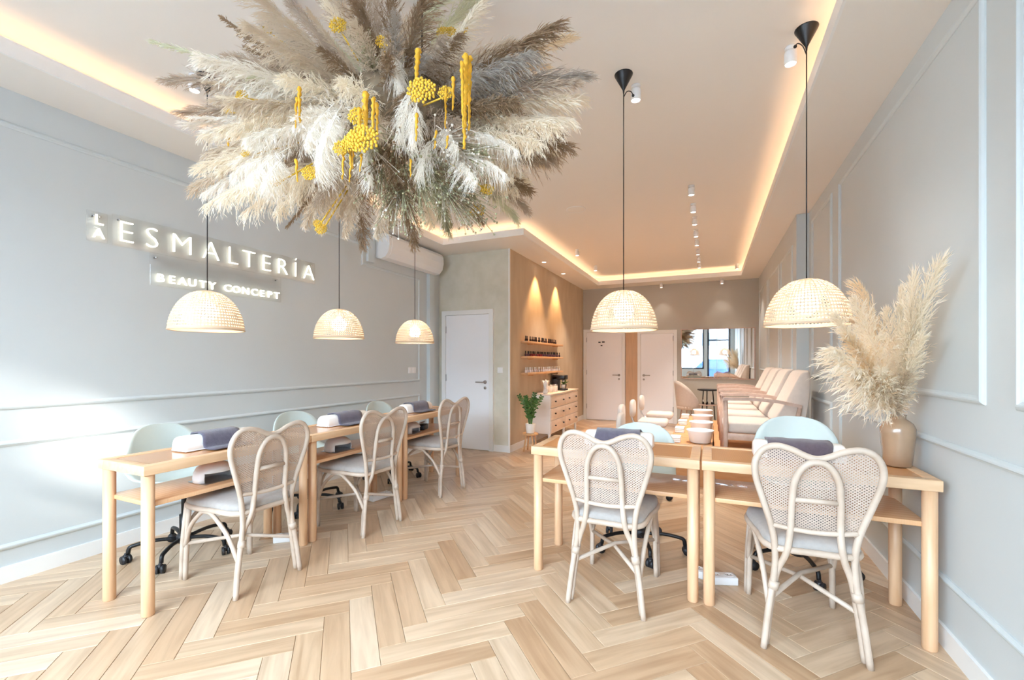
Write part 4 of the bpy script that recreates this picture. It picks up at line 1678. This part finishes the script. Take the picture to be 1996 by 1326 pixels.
def flower_cloud():
    D0 = 1.85
    C = onD(765, 235, D0)
    t = thing('dried_flower_cloud', 'large cloud of pampas plumes and yellow flowers hanging from the ceiling', 'flower arrangement', C)
    mb = MB()
    mb.ball((0, 0, 0), .20, 18, 12, (1.6, 1.2, .75))
    mb.build('moss_core', 'moss', t)
    h = ZC - C.z
    MB().cyl((-.15, 0, .1), (-.15, 0, h), .004, n=6).cyl((.15, 0, .1), (.15, 0, h), .004, n=6).build('hanging_rod', 'black_metal', t)
    fw = Vector((-sin(TH), cos(TH), 0))

    def P(px, py, dz=0.0, kind='pampas', col='cream', wide=1.0, b=.30, dzb=None):
        tip = onD(px, py, D0 + dz)
        base = C.lerp(tip, b)
        base = base + Vector((R.uniform(-.05, .05), R.uniform(-.05, .05), R.uniform(-.04, .04)))
        return plume(t, C, base, tip, kind, col, wide, 'pampas_plume' if kind != 'reed' else 'reed_plume')
    # outer silhouette, clockwise from the left (x, y, depth, kind, colour, width)
    for a in (
        (300, 78, .05, 'reed', 'sage', .75, .25), (335, 118, .2, 'pampas', 'taupe', .6), (365, 190, .1, 'pampas', 'taupe', .7), (395, 150, -.2, 'reed', 'beige', 1.2),
        (445, 40, .1, 'reed', 'brown', 1.4, .45), (480, 95, -.1, 'reed', 'brown', 1.6, .4), (520, 30, .25, 'pampas', 'smoke', .7), (545, -5, .0, 'reed', 'taupe', 1.0),
        (470, 115, -.25, 'pampas', 'sage', .8), (500, 60, -.3, 'reed', 'sage', 1.2, .4),
        (600, -60, .1, 'reed', 'taupe', 1.2), (570, -30, .3, 'pampas', 'taupe', .7), (640, 70, -.2, 'reed', 'sage', 1.3, .35), (660, -40, .3, 'fluffy', 'beige', .8),
        (705, -110, .0, 'fluffy', 'brown', .85, .25), (735, -60, -.15, 'fluffy', 'taupe', .8), (700, 10, -.3, 'pampas', 'brown', .9),
        (800, -20, .3, 'pampas', 'beige', .8), (860, -70, .1, 'pampas', 'sage', 1.0), (905, -40, .3, 'pampas', 'sage', .9), (930, 10, .0, 'comb', 'cream', .8), (1000, 110, -.2, 'comb', 'beige', .8), (850, 60, -.35, 'comb', 'taupe', .9), (760, 60, -.4, 'comb', 'taupe', .8),
        (980, 60, -.1, 'pampas', 'beige', .8), (1095, 45, .05, 'pampas', 'gold', .75), (1060, 95, .25, 'pampas', 'gold', .7), (1138, 108, -.1, 'pampas', 'smoke', .7),
        (1125, 150, -.2, 'pampas', 'taupe', .8), (1130, 172, .1, 'comb', 'cream', .8), (1115, 215, -.15, 'comb', 'cream', .7), (1095, 240, -.3, 'comb', 'cream', .8), (1060, 270, -.35, 'comb', 'cream', .8), (1000, 300, -.4, 'comb', 'beige', .8),
        (1085, 285, .1, 'comb', 'cream', .8), (1060, 318, .1, 'pampas', 'gold', .6), (1045, 345, -.1, 'fluffy', 'brown', .75), (1040, 380, .1, 'pampas', 'taupe', .9),
        (1020, 405, .2, 'pampas', 'sage', .8), (960, 395, -.2, 'pampas', 'brown', .9), (945, 425, .0, 'pampas', 'olive', .9), (900, 430, -.2, 'pampas', 'olive', .9),
        (870, 440, .1, 'fluffy', 'cream', .7), (800, 468, -.1, 'fluffy', 'brown', .75), (770, 440, .1, 'pampas', 'olive', .9), (735, 450, -.2, 'fluffy', 'beige', .8),
        (690, 482, .0, 'fluffy', 'brown', .7), (660, 455, -.1, 'fluffy', 'beige', .8), (620, 440, .2, 'pampas', 'cream', .9), (580, 430, -.1, 'fluffy', 'beige', .8),
        (560, 445, .1, 'reed', 'brown', 1.4, .5), (520, 395, .0, 'fluffy', 'cream', .8), (470, 400, -.1, 'droop', 'cream', .5, .35), (400, 385, .0, 'droop', 'cream', .5, .35),
        (362, 345, .1, 'fluffy', 'beige', .62, .40), (375, 310, -.1, 'fluffy', 'cream', .6, .4), (395, 365, .0, 'comb', 'white', .6, .4), (430, 370, -.2, 'comb', 'cream', .7, .3),
        (405, 250, .1, 'comb', 'cream', .7), (430, 235, -.25, 'comb', 'cream', .8), (470, 255, -.4, 'comb', 'white', .8), (500, 215, -.3, 'comb', 'cream', .8), (375, 228, -.1, 'reed', 'white', 1.0), (395, 250, -.25, 'reed', 'white', 1.2), (385, 215, .2, 'pampas', 'white', .7),
        (430, 190, -.2, 'reed', 'cream', 1.2), (450, 290, -.25, 'pampas', 'white', .9), (420, 320, -.2, 'pampas', 'cream', .8),
    ):
        P(a[0], a[1], a[2], a[3], a[4], a[5], a[6] if len(a) > 6 else .28)
    # white bleached tufts hanging towards the viewer
    for (bx, by, tx, ty, dz, w) in ((668, 205, 590, 300, -.55, 1.0), (660, 215, 610, 318, -.58, 1.0), (655, 200, 575, 265, -.52, 1.0), (570, 285, 470, 335, -.45, 1.0), (560, 295, 440, 322, -.42, 1.0), (560, 300, 500, 350, -.48, 1.0),
                                    (810, 160, 775, 245, -.55, 1.0), (815, 190, 800, 262, -.6, .9), (765, 95, 775, 150, -.4, 1.0), (880, 290, 985, 318, -.5, .8), (870, 300, 940, 340, -.52, .9), (850, 260, 815, 320, -.55, 1.0),
                                    (705, 275, 728, 340, -.5, .9), (850, 245, 900, 275, -.5, 1.0), (900, 250, 1010, 275, -.45, .7)):
        plume(t, C, onD(bx, by, D0 + dz + .12), onD(tx, ty, D0 + dz), 'droop', 'white', w, 'bleached_tuft')
    # filling, all directions
    cols = ['beige', 'taupe', 'brown', 'cream', 'smoke', 'beige', 'cream', 'cream', 'white', 'olive', 'beige', 'white']
    n = 118

    def a_dir(d):
        return 'left' if d.x < -.25 else 'low' if d.z < -.05 else 'up'
    for i in range(n):
        z = 1 - 2 * (i + .5) / n
        a = i * 2.399963
        rr = math.sqrt(1 - z * z)
        d = Vector((cos(a) * rr * .95, sin(a) * rr * .62, z * .50))
        s = R.uniform(.42, .70)
        if d.z > .2:
            s *= 1.1
        if a_dir(d) == 'left':
            c = R.choice(('cream', 'beige', 'taupe', 'white', 'taupe', 'beige'))
        elif a_dir(d) == 'low':
            c = R.choice(('olive', 'brown', 'beige', 'taupe', 'olive', 'cream'))
        else:
            c = R.choice(('taupe', 'brown', 'beige', 'smoke', 'brown', 'cream'))
        k = R.choice(('pampas', 'fluffy', 'fluffy', 'comb', 'comb', 'reed'))
        r_ = Matrix.Rotation(TH, 3, 'Z')
        d = r_ @ d
        plume(t, C, C + d * .16, C + d * (.16 + s), k, c, R.uniform(.75, 1.1) * (1.5 if k == 'reed' else 1))
    # small white seed sprigs between the plumes
    for i in range(46):
        a, zz = R.uniform(0, 2 * pi), R.uniform(-.95, .6)
        rr = math.sqrt(1 - zz * zz)
        d = Matrix.Rotation(TH, 3, 'Z') @ Vector((cos(a) * rr * .60, sin(a) * rr * .40, zz * .34))
        if i < 34:
            d = (onD(R.uniform(690, 960), R.uniform(270, 430), D0 - R.uniform(.30, .50)) - C) / .78
        mb = MB()
        for j in range(26):
            q = d * .78 + Vector((R.gauss(0, .035), R.gauss(0, .035), R.gauss(0, .035)))
            e = (q - d * .6) * .45 + d * .6
            mb.tube([d * .6, e, q], .0009, 3, caps=False)
            mb.ball(q, R.uniform(.0025, .0045), 5, 4)
        mb.build('seed_sprig', ('plume_olive', 'plume_brown', 'plume_olive', 'plume_white')[i % 4], t, fix=False)
    # yellow: hanging amaranth strands
    for (px, y0, y1, dz, w) in ((908, 105, 290, -.62, .018), (916, 110, 255, -.60, .014), (900, 120, 250, -.64, .012), (884, 150, 215, -.58, .012), (870, 170, 250, -.55, .009), (815, 95, 165, -.5, .020),
                                (812, 220, 275, -.58, .011), (850, 255, 290, -.55, .008), (712, 180, 250, -.58, .020), (728, 190, 290, -.62, .012), (700, 210, 275, -.6, .014), (735, 200, 262, -.6, .011),
                                (671, 270, 350, -.6, .010), (684, 290, 355, -.6, .009), (690, 275, 330, -.58, .008), (583, 170, 240, -.45, .014), (578, 190, 250, -.45, .010), (577, 310, 355, -.5, .011),
                                (873, 265, 290, -.55, .008), (705, 300, 335, -.6, .008), (445, 255, 285, -.15, .018), (800, 310, 345, -.55, .008)):
        mb = MB()
        a, b = onD(px, y0, D0 + dz) - C, onD(px + R.uniform(-4, 4), y1, D0 + dz) - C
        m = max(8, int((a - b).length / .008))
        pts = [a.lerp(b, i / m) + Vector((R.uniform(-.002, .002), R.uniform(-.002, .002), 0)) for i in range(m + 1)]
        mb.tube(pts, [w * .5 * (1.15 if i % 2 else .7) * (1 - .55 * i / m) for i in range(m + 1)], 6)
        mb.build('amaranth_strand', 'amber', t, fix=False)
    # yellow flat yarrow heads
    for (px, py, dz, r_) in ((660, 52, -.2, .032), (822, 178, -.62, .040), (708, 272, -.66, .042), (690, 280, -.62, .03), (700, 230, -.55, .03), (748, 85, -.3, .026), (865, 68, -.1, .028), (870, 185, -.5, .024),
                             (524, 62, .0, .022), (475, 190, -.25, .024), (448, 218, -.2, .016), (482, 302, -.25, .016), (607, 340, -.45, .026), (540, 356, -.35, .022), (628, 448, -.1, .024), (622, 438, -.15, .018),
                             (950, 372, -.3, .024), (930, 412, -.2, .028), (880, 65, -.1, .02), (905, 62, -.12, .016), (668, 292, -.6, .024)):
        c = onD(px, py, D0 + dz) - C
        mb = MB()
        for j in range(64):
            a = j * 2.4
            rr = r_ * math.sqrt((j + .5) / 64)
            v = Vector((cos(a) * rr, 0, sin(a) * rr * .85)) + fw * (-.012 + rr * rr * 8)
            v = Matrix.Rotation(TH, 3, 'Z') @ Vector((cos(a) * rr, 0, sin(a) * rr * .85)) + fw * (-.014 + rr * rr * 6 + R.uniform(-.003, .003))
            mb.ball(c + v, r_ * .115, 5, 4)
        mb.tube([c + fw * .005, c.lerp(Vector((0, 0, 0)), .35)], .003, 5)
        mb.build('yarrow_head', 'mustard', t, fix=False)


flower_cloud()

# vase with pampas
VL = Vector((.872, 2.845, .7695))
t = thing('stoneware_vase', 'brown glazed stoneware vase on the table end by the moulded wall', 'vase', VL)
MB().lathe([(.052, 0), (.057, .006), (.062, .06), (.068, .12), (.0725, .165), (.072, .190), (.061, .216), (.043, .231), (.033, .238), (.033, .252), (.037, .258), (.030, .258), (.027, .24)], 40, cap1=False).build('body', 'stoneware', t)
MB().lathe([(.001, .236), (.028, .236)], 20, cap0=False, cap1=False).build('mouth', 'black_plastic', t)
pb = thing('pampas_bunch', 'bunch of cream pampas plumes standing in the stoneware vase', 'dried flowers', VL + Vector((0, 0, .245)))
B0 = VL + Vector((0, 0, .245))
for (px, py, dz, kind, col, w) in ((1800, 500, -.34, 'pampas', 'cream', .62), (1788, 530, -.30, 'pampas', 'cream', .55), (1782, 580, -.26, 'fluffy', 'cream', .50), (1705, 548, .0, 'fluffy', 'gold', .55),
                                   (1675, 575, -.20, 'fluffy', 'cream', .60), (1645, 600, -.25, 'pampas', 'cream', .8), (1655, 640, -.20, 'fluffy', 'gold', .6), (1628, 660, -.28, 'comb', 'cream', .8),
                                   (1740, 600, -.14, 'fluffy', 'cream', .60), (1785, 640, -.24, 'fluffy', 'cream', .6), (1700, 620, .06, 'fluffy', 'cream', .65), (1655, 720, -.15, 'comb', 'cream', .9), (1785, 640, -.28, 'pampas', 'cream', .7),
                                   (1760, 560, -.2, 'pampas', 'cream', .6), (1715, 700, -.2, 'fluffy', 'cream', .8), (1775, 720, -.2, 'fluffy', 'beige', .7)):
    plume(pb, B0, B0 + Vector((R.uniform(-.012, .012), R.uniform(-.012, .012), -.02)), onD(px, py, 2.24 + dz), kind, col, w * 1.15)


# ================================================================== STREET (seen in the mirror, except the added sun blocker)
struct('ground', MB().box(-14, 12, -26, YF - .2, -.25, -.10), 'asphalt', 'grey paved street outside the shop', 'ground')
bl = thing('street_building', 'grey building across the street with white ground floor', 'building', (-1, -15, -.1))
MB().box(-12, 12, -4, 0, 2.2, 3.9).build('upper_wall', 'facade_grey', bl)
MB().box(-12, 12, -4, 0, 0, 2.2).build('ground_floor', 'facade_white', bl)
for i in range(8):
    f = MB().box(-11 + i * 2.8, -9.6 + i * 2.8, 0, .06, 2.4, 3.5).build('window', 'paint_white', bl)
    MB().box(-10.92 + i * 2.8, -9.68 + i * 2.8, .06, .07, 2.47, 3.43).build('pane', 'facade_glass', f)


tb = thing('sun_blocker', 'added pale block out of view that cuts off the low sun', 'building', (8.2, -7, -.1))  # unseen block added to keep the sun off the lower left wall
MB().box(-4.8, 6, -4, 0, 0, 5.38).build('wall', 'facade_white', tb)
for i in range(4):
    MB().box(-4.0 + i * 2.4, -2.6 + i * 2.4, 0, .05, 1.2, 3.4).build('window', 'facade_glass', tb)


def car(name, label, loc, L, H, mat, boxy):
    t = thing(name, label, 'car', loc)
    if boxy:
        prof = [(-L / 2, .3), (-L / 2, H * .95), (-L / 2 + .1, H), (L * .30, H), (L * .42, H * .62), (L / 2, H * .52), (L / 2, .3)]
        win = [(L * .18, H * .62), (L * .18, H * .92), (L * .29, H * .92), (L * .38, H * .62)]
    else:
        prof = [(-L / 2, .32), (-L / 2, H * .55), (-L * .42, H * .66), (-L * .30, H), (L * .12, H), (L * .28, H * .66), (L * .46, H * .58), (L / 2, H * .45), (L / 2, .32)]
        win = [(-L * .36, H * .67), (-L * .28, H * .95), (L * .10, H * .95), (L * .23, H * .67)]
    MB().prism(prof, -.85, .85, 'y').build('body', mat, t)
    for s in (-1, 1):
        a, b = sorted((s * .85, s * .862))
        MB().prism(win, a, b, 'y').build('window', 'facade_glass', t)
        for x in (-L * .3, L * .3):
            MB().cyl((x, s * .72, .31), (x, s * .88, .31), .31, n=20).build('wheel', 'rubber', t)


car('van', 'white van parked outside the shop window', (-4.6, -6.2, -.1), 5.0, 2.05, 'facade_white', True)
car('car', 'blue car parked outside the street door', (1.0, -5.2, -.1), 4.1, 1.5, 'car_blue', False)
